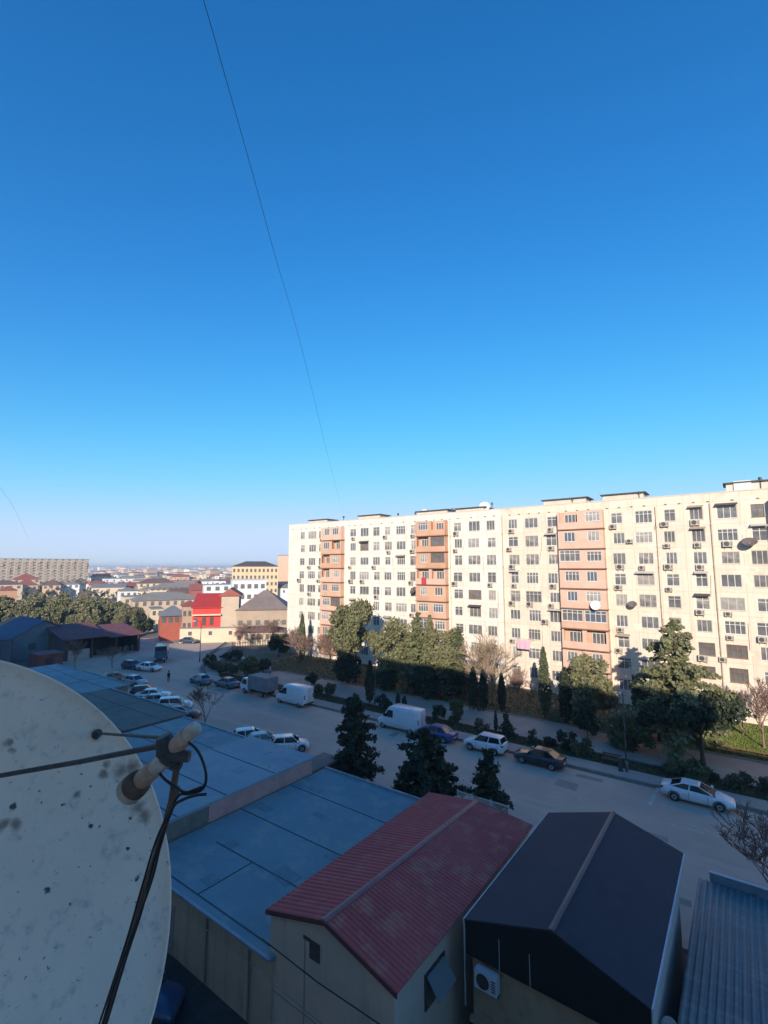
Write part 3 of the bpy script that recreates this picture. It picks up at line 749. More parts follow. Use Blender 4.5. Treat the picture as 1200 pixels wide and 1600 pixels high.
cname = {-73.0: 'first window column from the left end', -70.2: 'second window column from the left end', -67.7: 'column hugging the first orange bay from the left',
         -59.3: 'column just right of the first orange bay', -56.5: 'wide column second right of the first orange bay', -53.7: 'third column right of the first orange bay',
         -51.1: 'third column left of the second orange bay', -48.2: 'wide column before the second orange bay', -45.5: 'column hugging the second orange bay from the left',
         -37.0: 'column just right of the second orange bay', -34.1: 'wide column left of the seam', -31.2: 'last column left of the seam',
         -27.6: 'first column right of the seam', -24.75: 'wide column between the seam and third orange bay', -21.8: 'column hugging the third orange bay from the left',
         -13.05: 'column just right of the third orange bay', -10.0: 'wide column right of the third orange bay', -7.05: 'third column right of the third orange bay',
         -4.05: 'fourth column right of the third orange bay', -1.15: 'wide column near the right picture edge', 1.75: 'last column at the right picture edge'}
seen = {}
proto = None
for (px, py) in acs:
    p = onY(px, py, FY - .3)
    k = max(0, min(8, round((p.z + .35 - ZC0) / FH)))
    x = min(cname, key=lambda c: abs(c - p.x))
    side = 'beside' if abs(p.x - x) > 1.15 else 'under'
    z = ZC0 + FH * k - 1.42 if side == 'under' else min(p.z - .3, ZC0 + FH * k - .2)
    key = (x, k, side)
    if key in seen: continue
    seen[key] = 1
    px_ = p.x if side == 'beside' else x + max(-.5, min(.5, p.x - x))
    lab = f'air conditioner {side} the {ORD[k]}-floor window, {cname[x]}'
    if side == 'beside':
        px_ = x + math.copysign(max(1.5, abs(p.x - x)), p.x - x)
    if proto is None:
        proto = ac_proto('air_conditioner', lab, (px_, FY, z), 0, 'air conditioners on the cream blocks')
    else:
        sc_ = 1 + .16 * math.sin(len(seen) * 2.7); dup(proto, (px_ + .12 * math.sin(len(seen) * 5.1), FY, z), 0, lab, None, (sc_, .9 + .15 * math.cos(len(seen) * 3.3), sc_))
# satellite dishes and washing on the facade
def small_dish(label, loc, r, rz, tilt, m, pole=.5):
    t = thing('satellite_dish', label, 'satellite dish', loc, rz)
    b = MB(); n = 20; k = 0
    rings = []
    for i in range(6):
        rr = r * i / 5 + .002; rings.append([(rr * math.cos(6.283 * j / n), -r * .22 * (i / 5) ** 2, rr * math.sin(6.283 * j / n)) for j in range(n)])
    for i in range(5, -1, -1):
        rr = r * i / 5 + .002; rings.append([(rr * math.cos(6.283 * j / n), .015 - r * .22 * (i / 5) ** 2, rr * math.sin(6.283 * j / n)) for j in range(n)])
    b.loft(rings); o = b.build('reflector', m, t, True); o.rotation_euler = (tilt, 0, 0)
    a = MB(); a.tube([(0, .02, 0), (0, .25, -.1), (0, .25, -pole)], .025, 6); a.tube([(0, -.02, -r * .9), (0, -r * .9, -.1 * r)], .015, 5); a.build('arm', m_rail, t)
    l = MB(); l.tube([(0, -r * .9, -.1 * r), (0, -r * .75, -.06 * r)], .04, 8); l.build('feed_horn', m_white, t)
    return t
m_dish_b = mat('dish_brown', (.16, .12, .11), (.11, .085, .08), 3); m_dish_w = mat('dish_white', (.75, .73, .70), (.65, .62, .6), 3)
p = onY(1171, 848, FY - .7); small_dish('dark satellite dish left of the last window column at the right edge', p, .78, 0, R(-52), m_dish_b)
p = onY(988, 945, FY - .6); small_dish('dark satellite dish between the windows right of the third orange bay', p, .56, 0, R(-48), m_dish_b)
p = onY(930, 946, FY - 1.6); small_dish('white satellite dish on the third orange bay', p, .62, .3, R(-15), m_dish_w)
p = onY(697, 925, FY - 1.6); small_dish('brown satellite dish left of the second orange bay', (X(646, 69.3, 925), 69.3, p.z), .7, -.4, R(-35), m_dish_b)
def laundry(label, px, py, m, wd, ht):
    p = onY(px, py, FY - 1.3); b = MB(); n = 9
    for i in range(n - 1):
        x0, x1 = wd * (i / (n - 1) - .5), wd * ((i + 1) / (n - 1) - .5); a0, a1 = .05 * math.sin(i * 1.9), .05 * math.sin((i + 1) * 1.9)
        b.quad([(x0, a0, 0), (x1, a1, 0), (x1, a1 * .3, ht), (x0, a0 * .3, ht)]); b.quad([(x1, a1 + .01, 0), (x0, a0 + .01, 0), (x0, a0 * .3 + .01, ht), (x1, a1 * .3 + .01, ht)])
    o = b.build('laundry', m); o.location = (p.x, p.y, p.z - ht / 2); return tag(o, label, 'laundry')
laundry('pink sheet hung out under the windows right of the seam', 818, 1007, mat('pink_cloth', (.62, .38, .45)), 1.9, 1.3)
laundry('dark red rug hanging over a second orange bay balcony', 662, 908, mat('red_cloth', (.42, .04, .06)), .9, 1.2)
for i, (px, py, ang, lab) in enumerate(((818, 1000, 0, 'clothes rail carrying the pink sheet'),)):
    p = onY(px, py, FY - 1.3); b = MB()
    for x in (-1.1, 1.1): b.tube([(x, 1.3, -.1), (x, 0, .12)], .025, 5)
    b.tube([(-1.2, 0, .12), (1.2, 0, .12)], .02, 5); o = b.build('clothes_rail', m_rail); o.location = (p.x, p.y, p.z + .02); tag(o, lab, 'clothes rail')
# roof furniture
def roofbox(label, x, wd, ht, dep, m, y=FY + 2.5, name='roof_hatch', slab=True, z0=ROOF - .3):
    b = MB(); b.box(-wd / 2, wd / 2, -dep / 2, dep / 2, 0, ht)
    t = thing(name, label, 'roof structure', (x, y, z0)); b.build('wall', m, t)
    if slab: s = MB(); s.box(-wd / 2 - .3, wd / 2 + .3, -dep / 2 - .3, dep / 2 + .3, ht, ht + .14); s.build('roof', m_roofdark, t)
    return t
m_pale = mat('pale_plaster', (.62, .55, .46), (.52, .46, .38), 1)
for px, wd, ht, lab in ((508, 5, 1.0, 'low roof hatch above the first orange bay'), (587, 5, 1.1, 'low roof hatch between the first and second orange bays'), (684, 6, 1.0, 'low roof hatch above the second orange bay'),
                        (742, 5, .95, 'low roof hatch beside the white roof dish'), (888, 6, 1.15, 'low roof hatch above the third orange bay'), (978, 5, 1.2, 'low roof hatch right of the third orange bay'), (1185, 6, 1.4, 'low roof hatch at the right picture edge')):
    roofbox(lab, X(px, FY + 3, 790), wd, ht, 3, m_pale)
roofbox('white water tank on the roof near the right picture edge', X(1160, FY + 1.6, 760), 1.7, 1.65, 1.6, m_white, FY + 1.6, 'water_tank', False, ROOF - .3)
p = onY(757, 792, FY + 1.6); small_dish('white satellite dish on the roof left of the seam', (p.x, FY + 1.6, ROOF + .75), .85, .35, R(-22), m_dish_w, 1.5)
roofbox('small white chimney block on the roof above the second orange bay', X(665, FY + 2, 795), .9, 1.5, .8, m_white, FY + 2, 'chimney', False)
for i, (px, hh, lab) in enumerate(((537, 1.1, 'roof post where the overhead wire lands'), (622, .8, 'short dark post on the roof right of the middle hatch'), (649, .7, 'tiny dark post on the roof left of the chimney block'), (706, .9, 'short dark vent on the roof right of the second bay'), (769, 1.3, 'dark antenna beside the white roof dish'), (895, 1.0, 'dark vent on the roof above the third bay'), (1000, 1.1, 'dark vent on the roof right of the third bay'), (1192, 1.6, 'dark vent on the roof beside the water tank'))):
    b = MB(); b.tube([(0, 0, -.4), (0, 0, hh - .35)], .07, 6); b.tube([(0, 0, hh - .35), (0, 0, hh)], [.2, .16], 8)
    o = b.build('roof_vent', m_rail); o.location = (X(px, FY + 1, 800), FY + 1, ROOF); tag(o, lab, 'roof vent')

# ================================================================ OUR OWN BLOCK (behind the camera; throws the long shade)
t = thing('apartment_block', 'tall block behind the camera from whose window this view is seen', 'building', (-20, -.7, 0))
b = MB(); b.box(-42, 42, -13, 0, -.3, 27.4); b.build('wall', mat('bounce_white_wall', (.80, .76, .70), (.74, .70, .64), .4), t)  # unseen street wall, white chosen to bounce fill light into the near shade
b = MB(); b.box(-32, -20, -9, -1, 27.4, 30.0); b.build('lift_house', m_cream2, t)
b = MB()
for k in range(10):
    for i in range(22):
        x = -40 + 3.7 * i
        if abs(x - 20) < 1.3 and abs(1.2 + 2.7 * k + .8 - CAMH) < 1.6: continue
        b.quad([(x - .7, .012, 1.2 + 2.7 * k), (x - .7, .012, 2.7 + 2.7 * k), (x + .7, .012, 2.7 + 2.7 * k), (x + .7, .012, 1.2 + 2.7 * k)])
struct(b.build('window', m_gl[1], t), 'stuff')
for x0, x1, lab in ((-140, -62.2, 'lower block continuing our row on the left, behind the camera'), (22.2, 64, 'lower block continuing our row on the right, behind the camera')):
    t = thing('apartment_block', lab, 'building', (0, 0, 0)); b = MB(); b.box(x0, x1, -13, -.7, -.3, 23.4); b.build('wall', m_cream2, t)
    b = MB(); b.box(x0 - .3, x1 + .3, -13.3, -.5, 23.402, 23.6); b.build('roof', m_roofdark, t)

# ================================================================ NEAR SHEDS AND GARAGES
m_felt_b = two_noise('blue_roof_felt', (.18, .285, .31), (.15, .25, .28), (.265, .325, .30), .28, .8, rough=.8, bump=.35)
m_felt_b2 = two_noise('pale_blue_roof_felt', (.27, .345, .375), (.235, .305, .34), (.34, .38, .355), .28, .8, rough=.8, bump=.35)
m_felt_g = two_noise('green_roof_felt', (.13, .145, .125), (.10, .115, .105), (.165, .165, .14), .35, 1.2, rough=.8, bump=.15)
m_plaster = two_noise('dirty_plaster', (.52, .43, .315), (.43, .355, .26), (.27, .225, .165), .35, 1.4, stretch2=(1.5, 1.5, .15), lo2=.5, hi2=.75)
m_plaster2 = two_noise('grey_panel_wall', (.60, .49, .39), (.52, .43, .345), (.36, .30, .245), .35, 1.4, stretch2=(1.5, 1.5, .15), lo2=.55, hi2=.78)
m_pinkw = two_noise('pink_wall', (.62, .34, .29), (.54, .29, .25), (.42, .255, .215), .6, 2.2)
m_greyw = two_noise('grey_green_wall', (.235, .215, .175), (.18, .17, .14), (.13, .12, .10), .8, 2.5)
m_tanw = two_noise('tan_wall', (.40, .31, .205), (.35, .275, .185), (.26, .205, .14), .5, 2)
m_seam = mat('felt_seam', (.05, .07, .09)); m_gutter = mat('zinc_gutter', (.30, .34, .38), (.24, .27, .30), 2, rough=.5)
m_maroon = two_noise('maroon_metal', (.58, .075, .065), (.50, .062, .058), (.54, .13, .10), .3, 1.5, rough=.8, bump=.0)
m_maroon2 = two_noise('worn_maroon_metal', (.57, .095, .08), (.49, .07, .065), (.58, .22, .14), .35, 1.1, rough=.8, bump=.0, lo2=.5, hi2=.72)
m_black = two_noise('dark_roof_tile', (.042, .040, .054), (.034, .033, .046), (.058, .044, .052), .3, 1.1, rough=.85, bump=.05)
m_blackp = mat('black_panel', (.010, .010, .011), (.014, .014, .015), 2, rough=.6); m_trim = mat('pale_trim', (.55, .56, .58), (.45, .46, .48), 2, rough=.5)
m_teal = two_noise('teal_sheet', (.15, .20, .21), (.115, .155, .17), (.24, .265, .25), .25, .9, rough=.5, stretch2=(.3, 2.2, 1), bump=0)

def flat_shed(name, label, x0, x1, y0, y1, z, mroof, mwall, seams=(), over=.12, zwall=0.0, gut=None, category='shed'):
    t = thing(name, label, category, ((x0 + x1) / 2, (y0 + y1) / 2, 0)); ox, oy = (x0 + x1) / 2, (y0 + y1) / 2
    a, c, d, e = x0 - ox, x1 - ox, y0 - oy, y1 - oy
    b = MB(); b.box(a + over, c - over, d + over, e - over, zwall - .1, z - .16); b.build('wall', mwall, t)
    b = MB(); b.box(a, c, d, e, z - .158, z)
    r = b.build('roof', mroof, t)
    for (sx0, sy0, sx1, sy1) in seams:
        s = MB()
        dx, dy = sx1 - sx0, sy1 - sy0; L = math.hypot(dx, dy); nx, ny = -dy / L * .035, dx / L * .035
        s.hexa([(sx0 - nx - ox, sy0 - ny - oy, z - .02), (sx1 - nx - ox, sy1 - ny - oy, z - .02), (sx1 + nx - ox, sy1 + ny - oy, z - .02), (sx0 + nx - ox, sy0 + ny - oy, z - .02),
                (sx0 - nx - ox, sy0 - ny - oy, z + .014), (sx1 - nx - ox, sy1 - ny - oy, z + .014), (sx1 + nx - ox, sy1 + ny - oy, z + .014), (sx0 + nx - ox, sy0 + ny - oy, z + .014)]); s.build('felt_seam', m_seam, r)
    if gut:
        for (gx0, gx1, gy0, gy1, h) in gut: MB().box(gx0 - ox, gx1 - ox, gy0 - oy, gy1 - oy, z - .1, z + h).build('roof_edge', m_gutter, r)
    return t
# middle flat blue roof
sh = flat_shed('flat_roofed_shed', 'long shed with flat blue felt roof, left of the maroon gabled building', -26.2, -15.6, 13.75, 27.8, 3.0, m_felt_b, m_plaster,
    [(-26.1, 20.3, -15.7, 20.35), (-24.2, 17.2, -15.7, 17.25), (-26.1, 24.4, -15.7, 24.3), (-26.1, 14.15, -15.7, 14.15), (-21.2, 14.2, -21.15, 17.2)],
    gut=[(-26.2, -15.6, 13.62, 13.745, .02), (-26.2, -15.6, 27.805, 27.95, .12)])
b = MB(); b.box(-23.35 + 20.9, -22.55 + 20.9, 13.84 - 20.775, 13.866 - 20.775, 0, 2.1); b.build('door', mat('grey_door', (.30, .31, .32), (.25, .25, .26), 2), sh)
b = MB()
for x in (-17.0, -19.9): b.tube([(x + 20.9, 13.80 - 20.775, .1), (x + 20.9, 13.80 - 20.775, 2.8)], .045, 6)
b.build('drain_pipe', mat('pipe_grey', (.2, .18, .15)), sh)
def roof_bits(sh_, x0, x1, y0, y1, z, seed, npatch, nstone, mp):
    q = random.Random(seed)
    for k in range(npatch):
        x, y, w_, h_, a_ = q.uniform(x0, x1), q.uniform(y0, y1), q.uniform(.5, 1.5), q.uniform(.4, 1.0), q.uniform(-.2, .2)
        c_, s_ = math.cos(a_), math.sin(a_); b = MB(); P4 = [(x + c_ * u - s_ * v, y + s_ * u + c_ * v) for u, v in ((-w_ / 2, -h_ / 2), (w_ / 2, -h_ / 2), (w_ / 2, h_ / 2), (-w_ / 2, h_ / 2))]
        b.hexa([(*p_, z - .01) for p_ in P4] + [(*p_, z + .006 + .001 * k) for p_ in P4]); b.build('felt_patch', mp, sh_)
    for k in range(nstone):
        x, y = q.uniform(x0, x1), q.uniform(y0, y1); r_ = q.uniform(.03, .09); b = MB()
        b.loft([[(x + r_ * math.cos(t_ * 1.047 + .3 * k) * g_ * q.uniform(.8, 1.2), y + r_ * math.sin(t_ * 1.047 + .3 * k) * g_ * q.uniform(.7, 1.1), z + hh_) for t_ in range(6)] for g_, hh_ in ((1, -.002), (.95, r_ * .5), (.5, r_ * .9))])
        o = b.build('roof_stone', mat('rubble', (.45, .41, .36), (.3, .26, .23), 6)); tag(o, 'small pale stone lying on the middle flat blue felt roof' if seed == 1 else 'small pale stone lying on the pale blue felt roof nearest the dish', 'stone', 'stones on the flat roofs')
m_patch = two_noise('felt_patch_m', (.155, .235, .26), (.135, .21, .235), (.24, .30, .29), .6, 2, rough=.85)
roof_bits(sh, -4.6, 4.4, -6, 6, 3.0, 1, 7, 0, m_patch)
q_st = random.Random(4)
# left flat blue roof with the pink side wall
sh = flat_shed('flat_roofed_shed', 'shed with flat pale blue roof and pink side wall, nearest the dish', -33.6, -26.25, 13.2, 26.8, 4.15, m_felt_b2, m_greyw,
    [(-33.5, 19.2, -26.3, 19.25), (-33.5, 23.1, -26.3, 23.1), (-33.5, 16, -26.3, 16.05)], over=.1)
b = MB(); b.box(7.35 / 2 - .1, 7.35 / 2 - .06, -1.9, 6.65, 2.99, 3.99); b.build('side_panel', m_pinkw, sh)
roof_bits(sh, -3, 2.8, -5.6, 5.8, 4.15, 2, 5, 0, two_noise('felt_patch_p', (.24, .31, .34), (.21, .275, .31), (.31, .35, .335), .6, 2, rough=.85))
roof_bits(None, -25, -17, 15.5, 26.5, 3.0, 1, 0, 7, None); roof_bits(None, -32, -27, 17.5, 25.5, 4.15, 2, 0, 5, None)
t = flat_shed('lean_to_shed', 'small brown-walled lean-to at the far end between the two blue roofs', -28.6, -26.7, 27.0, 30.3, 2.9, mat('brown_sheet', (.20, .13, .11), (.26, .19, .16), 1.5), mat('brown_sheet_wall', (.06, .045, .045), (.10, .07, .065), 1.5))
# maroon gabled building
mx0, mx1, my0, my1, mz, mr = -16.1, -9.75, 13.85, 26.3, 4.5, 5.35; mrf_ = 4.86
t = thing('gabled_building', 'beige building with maroon corrugated gable roof in the foreground', 'building', ((mx0 + mx1) / 2, (my0 + my1) / 2, 0)); ox, oy = (mx0 + mx1) / 2, (my0 + my1) / 2
a, c, d, e = mx0 - ox, mx1 - ox, my0 - oy, my1 - oy; rx = -12.95 - ox
b = MB(); b.box(a + .15, c - .2, d + .12, e - .15, -.1, mz - .16)
b.loft([[(c - .2, d + .12, mz - .159), (a + .15, d + .12, mz - .159), (rx, d + .12, mr - .2)], [(c - .2, e - .15, mz - .159), (a + .15, e - .15, mz - .159), (rx, e - .15, mrf_ - .2)]])
b.build('wall', m_plaster2, t)
def corrugated(x0, z0, x1, z1, y0, y1, pitch, amp, th=.03, zf=None):
    """sheet between an eave (x0,z0) and ridge (x1,z1), ribs running up the slope, repeating along y"""
    b = MB(); n = int((y1 - y0) / pitch * 4); nx, nz = -(z1 - z0), (x1 - x0); L = math.hypot(nx, nz); nx, nz = nx / L, nz / L
    if nz < 0: nx, nz = -nx, -nz
    prev = None
    for i in range(n + 1):
        y = y0 + (y1 - y0) * i / n; h = amp * (1 if i % 4 in (1, 2) else 0); zr_ = z1 + (zf - z1) * i / n
        cur = [(x0 + nx * h, y, z0 + nz * h), (x1 + nx * h, y, zr_ + nz * h)]
        if prev: b.quad([prev[0], cur[0], cur[1], prev[1]]); 
        prev = cur
    b.quad([(x0 - nx * th, y0, z0 - nz * th), (x1 - nx * th, y0, z1 - nz * th), (x1 - nx * th, y1, zf - nz * th), (x0 - nx * th, y1, z0 - nz * th)])
    b.quad([(x0, y0, z0), (x1, y0, z1), (x1 - nx * th, y0, z1 - nz * th), (x0 - nx * th, y0, z0 - nz * th)])
    b.quad([(x0, y1, z0), (x1, y1, zf), (x1 - nx * th, y1, zf - nz * th), (x0 - nx * th, y1, z0 - nz * th)])
    b.quad([(x0, y0, z0), (x0, y1, z0), (x0 - nx * th, y1, z0 - nz * th), (x0 - nx * th, y0, z0 - nz * th)])
    return b
b = corrugated(a, mz, rx, mr, d, e, .26, .022, zf=mrf_); o1 = b.build('roof', m_maroon, t)
b = corrugated(c, mz, rx, mr, d, e, .2, .026, zf=mrf_); o2 = b.build('roof', m_maroon2, t); o2['label'] = 'worn right roof slope with rusty orange patches'
rc = [(-.15, -.035), (.15, -.035), (.14, .03), (0, .07), (-.14, .03)]; b = MB(); b.loft([[(rx + u, d - .04, mr + v) for u, v in rc], [(rx + u, e + .04, mrf_ + v) for u, v in rc]]); b.build('ridge_cap', mat('ridge_metal', (.30, .115, .11), (.24, .085, .085), 2, rough=.5), o1)
b = MB(); 
for q_ in (d - .03,):
    b.hexa([(a, q_, mz - .16), (rx, q_, mr - .16), (rx, q_ + .03, mr - .16), (a, q_ + .03, mz - .16), (a, q_, mz + .01), (rx, q_, mr + .01), (rx, q_ + .03, mr + .01), (a, q_ + .03, mz + .01)])
    b.hexa([(rx, q_, mr - .16), (c, q_, mz - .16), (c, q_ + .03, mz - .16), (rx, q_ + .03, mr - .16), (rx, q_, mr + .01), (c, q_, mz + .01), (c, q_ + .03, mz + .01), (rx, q_ + .03, mr + .01)])
b.build('barge_board', mat('barge_metal', (.15, .045, .045)), t)
# panel joints, patched vent and the open side window
b = MB(); b.box(-14.05 - ox, -13.99 - ox, d + .105, d + .119, 0, 4.3); b.box(a + .2, c - .25, d + .106, d + .119, 1.7, 1.745); b.build('panel_joint', m_joint, t)
b = MB(); b.box(-13.75 - ox, -13.25 - ox, d + .07, d + .118, 3.75, 4.35); b.box(-14.1 - ox, -13.75 - ox, d + .09, d + .118, 4.25, 4.36); b.build('vent_hood', mat('rusty_patch', (.10, .085, .075), (.06, .05, .045), 5), t)
b = MB(); b.box(c - .199, c - .15, -4.3, -2.9, 2.6, 3.75); sw = b.build('window', m_rail, t)
b = MB(); b.quad([(c - .146, -4.2, 2.68), (c - .146, -3.0, 2.68), (c - .146, -3.0, 3.67), (c - .146, -4.2, 3.67)]); b.build('pane', m_gl[0], sw)
b = MB(); b.hexa([(c - .14, -4.2, 3.62), (c + .35, -4.2, 3.05), (c + .35, -3.0, 3.05), (c - .14, -3.0, 3.62), (c - .14, -4.2, 3.66), (c + .37, -4.2, 3.08), (c + .37, -3.0, 3.08), (c - .14, -3.0, 3.66)]); b.build('sash', mat('sash_grey', (.2, .22, .22)), sw)
# black gabled building
kx0, kx1, ky0, ky1, kz, kr = -9.2, -3.05, 17.4, 27.1, 5.0, 5.95
t = thing('gabled_building', 'building with smooth black gable roof and black front panel', 'building', ((kx0 + kx1) / 2, (ky0 + ky1) / 2, 0)); ox, oy = (kx0 + kx1) / 2, (ky0 + ky1) / 2
a, c, d, e = kx0 - ox, kx1 - ox, ky0 - oy, ky1 - oy; rx = -5.95 - ox
b = MB(); b.box(a + .2, c - .28, d + .25, e - .3, -.1, 4.0); b.build('wall', m_tanw, t)
b = MB(); b.box(c - .278, c - .25, d + .26, e - .31, -.1, 4.6); b.build('side_panel', mat('pale_side_panel', (.52, .49, .46), (.42, .40, .375), 1), t)
def slab(b, x0, z0, x1, z1, y0, y1, th=.07, mi=0):
    b.hexa([(x0, y0, z0 - th), (x1, y0, z1 - th), (x1, y1, z1 - th), (x0, y1, z0 - th), (x0, y0, z0), (x1, y0, z1), (x1, y1, z1), (x0, y1, z0)], mi)
b = MB(); slab(b, a, kz, rx, kr, d, e)
r1 = b.build('roof', m_black, t)
b = MB(); slab(b, rx, kr, c, kz, d, e)
b.build('roof', m_black, t)
b = MB(); b.prism([(rx - .1, kr - .03), (rx + .1, kr - .03), (rx + .1, kr + .015), (rx, kr + .04), (rx - .1, kr + .015)], d - .02, e + .02); b.build('ridge_cap', mat('grey_ridge', (.10, .092, .095), (.075, .07, .072), 2, rough=.5), r1)
MB().box(a - .04, a, d - .02, e, kz - .14, kz + .01).build('edge_trim', m_trim, r1); MB().box(c, c + .05, d - .02, e, kz - .16, kz + .01).build('edge_trim', m_trim, r1)
b = MB(); b.prism([(a + .02, kz - 1.15), (c - .02, kz - 1.15), (c - .02, kz - .10), (rx, kr - .09), (a + .02, kz - .10)], d + .01, d + .07); fp = b.build('front_panel', m_blackp, t)
b = MB()
for x in (a + .01, a + 1.35, a + 2.45): b.box(x, x + .02, d - .003, d + .008, kz - 1.15, kz - .13)
b.box(a - .03, a + .0, d + .0, d + .05, kz - 2.9, kz - .16); b.box(c - .01, c + .03, d + .0, d + .05, kz - 2.9, kz - .17)
b.build('seam_strip', m_trim, fp)
b = MB(); b.box(a + .1, c - .1, d + .12, d + .245, 1.55, 1.75); b.build('ledge', m_tanw, t)
p = onY(765, 1525, ky0 + .25); acn = ac_proto('air_conditioner', 'white air conditioner on the tan wall under the black roof', (-8.32, ky0 + .25, 3.05))
recolour(acn, ('casing',), mat('ac_white', (.55, .58, .62)))
# teal corrugated roof at the right
tx0, tx1, ty0, ty1, tz = -2.75, 7.0, 17.0, 29.3, 3.0
t = thing('corrugated_shed', 'low shed with teal ribbed sheet roof at the right edge', 'shed', (tx0, ty0, 0))
b = MB(); b.box(.15, tx1 - tx0, .15, ty1 - ty0 - .1, -.1, tz - .08); b.build('wall', m_greyw, t)
b = MB(); W = tx1 - tx0; n = int(W / .24); L = ty1 - ty0
ys = [0, L * .34, L * .36, L * .67, L * .69, L]
prev = None
for i in range(n * 4 + 1):
    x = W * i / (n * 4); h = .06 * (1 if i % 4 in (1, 2) else 0)
    cur = [(x, y, tz + h + (.012 if k in (1, 3) else 0) - .0 * y) for k, y in enumerate(ys)]
    if prev:
        for k in range(5): b.quad([prev[k], cur[k], cur[k + 1], prev[k + 1]])
    prev = cur
b.box(0, W, 0, L, tz - .07, tz - .02)
rt = b.build('roof', m_teal, t)
b = MB(); b.box(.5, W, L + .01, L + .1, tz - .3, tz + .42); b.build('end_board', mat('pale_blue_board', (.20, .26, .30), (.14, .19, .22), 1.5), t)
b = MB(); b.box(.48, W, L - .02, L + .13, tz + .422, tz + .46); b.build('edge_trim', m_trim, t); MB().box(.46, .498, L - .02, L + .13, tz + .0, tz + .46).build('edge_trim', m_trim, t)
small_dish('small pale satellite dish at the corner of the teal roof', (-2.95, 19.9, 2.75), .34, R(-40), R(-35), m_dish_w, 1.2)
# white lattice fence beside the fir
fx0, fy0, fx1, fy1 = -16.5, 30.6, -12.9, 30.75
t = thing('lattice_fence', 'white lattice fence panel behind the maroon roof ridge', 'fence', ((fx0 + fx1) / 2, fy0, 0)); Wd = (fx1 - fx0) / 2
b = MB()
for s in (-1, -.33, .33, 1): b.box(s * Wd - .035, s * Wd + .035, -.035, .035, -.05, 3.05)
b.build('post', m_white, t)
b = MB()
for z in (1.75, 2.95): b.box(-Wd, Wd, -.025, .025, z - .03, z + .03)
for k in range(26):
    x = -Wd + 2 * Wd * k / 25
    for sgn in (-1, 1):
        x1 = x + sgn * 1.1; f0 = 1.0
        if abs(x1) > Wd: f0 = (Wd - abs(x)) / 1.1 if sgn * x >= 0 else 1.0; x1 = x + sgn * 1.1 * f0
        if f0 > .05: b.tube([(x, 0, 1.78), (x1, .0, 1.78 + 1.14 * f0)], .022, 4)
b.build('lattice', m_white, t)
# cables strung along the walls
m_cable = mat('black_cable', (.012, .012, .013), rough=.5)
b = MB(); b.tube([(-27, 13.62, 2.5), (-21, 13.62, 2.42), (-16.2, 13.64, 2.42)], .018, 5); o = b.build('wall_cable', mat('grey_cable', (.3, .28, .25))); tag(o, 'pale conduit running along the wall under the middle blue roof', 'cable')
b = MB(); b.tube([(-16.0, 13.6, 3.62), (-13, 13.58, 3.5), (-9.0, 13.6, 3.56), (-6, 13.7, 3.7)], .022, 5); o = b.build('wall_cable', m_cable); tag(o, 'black cable crossing the front wall under the maroon gable', 'cable')
b = MB(); b.tube([(-16.0, 13.6, 2.4), (-13, 13.58, 2.3), (-9.0, 13.6, 2.36)], .018, 5); o = b.build('wall_cable', mat('grey_cable', (.3, .28, .25))); tag(o, 'lower pale cable across the beige front wall of the maroon-roofed building', 'cable')

# row of low garages towards the left
for i, (x0, x1, y0, y1, z, mr_, mw_, lab) in enumerate((
        (-46.5, -35.4, 15, 28.5, 2.9, m_felt_b, m_greyw, 'low garage with teal-blue flat roof behind the feed horns'),
        (-64.5, -47.2, 14, 29.5, 2.9, m_felt_g, m_greyw, 'low garage row with dark green flat roof'),
        (-79, -65.2, 17, 32.2, 2.8, m_felt_b, m_greyw, 'low garage with grey-blue flat roof beyond the dark green one'),
        (-91.5, -80, 22, 33, 2.2, m_felt_b2, mat('pale_wall', (.4, .37, .33)), 'farthest low garage with pale flat roof beside the red hut'))):
    q = random.Random(i + 50); ss = []
    for k in range(4):
        y = y0 + (y1 - y0) * (k + 1) / 5 + q.uniform(-.5, .5); ss.append((x0 + .1, y, x1 - .1, y + q.uniform(-.1, .1)))
    ss.append(((x0 + x1) / 2, y0 + .1, (x0 + x1) / 2 + .1, y1 - .1))
    flat_shed('flat_roofed_garage', lab, x0, x1, y0, y1, z, mr_, mw_, ss, gut=[(x0, x1, y1 + .005, y1 + .13, .1)])
t = flat_shed('red_hut', 'small brick-red hut above the dish rim', -104.5, -99.6, 33.2, 37.2, 2.7, mat('red_hut_roof', (.26, .10, .085), (.2, .08, .07), 1), mat('red_hut_wall', (.28, .075, .06), (.22, .06, .05), 1))
b = MB(); b.box(2.34, 2.37, -.9, .3, 0, 2.0); b.build('door', mat('dark_door', (.08, .04, .035)), t)
b = MB(); b.box(2.34, 2.37, .8, 1.6, 1.0, 1.8); b.build('window', m_gl[0], t)

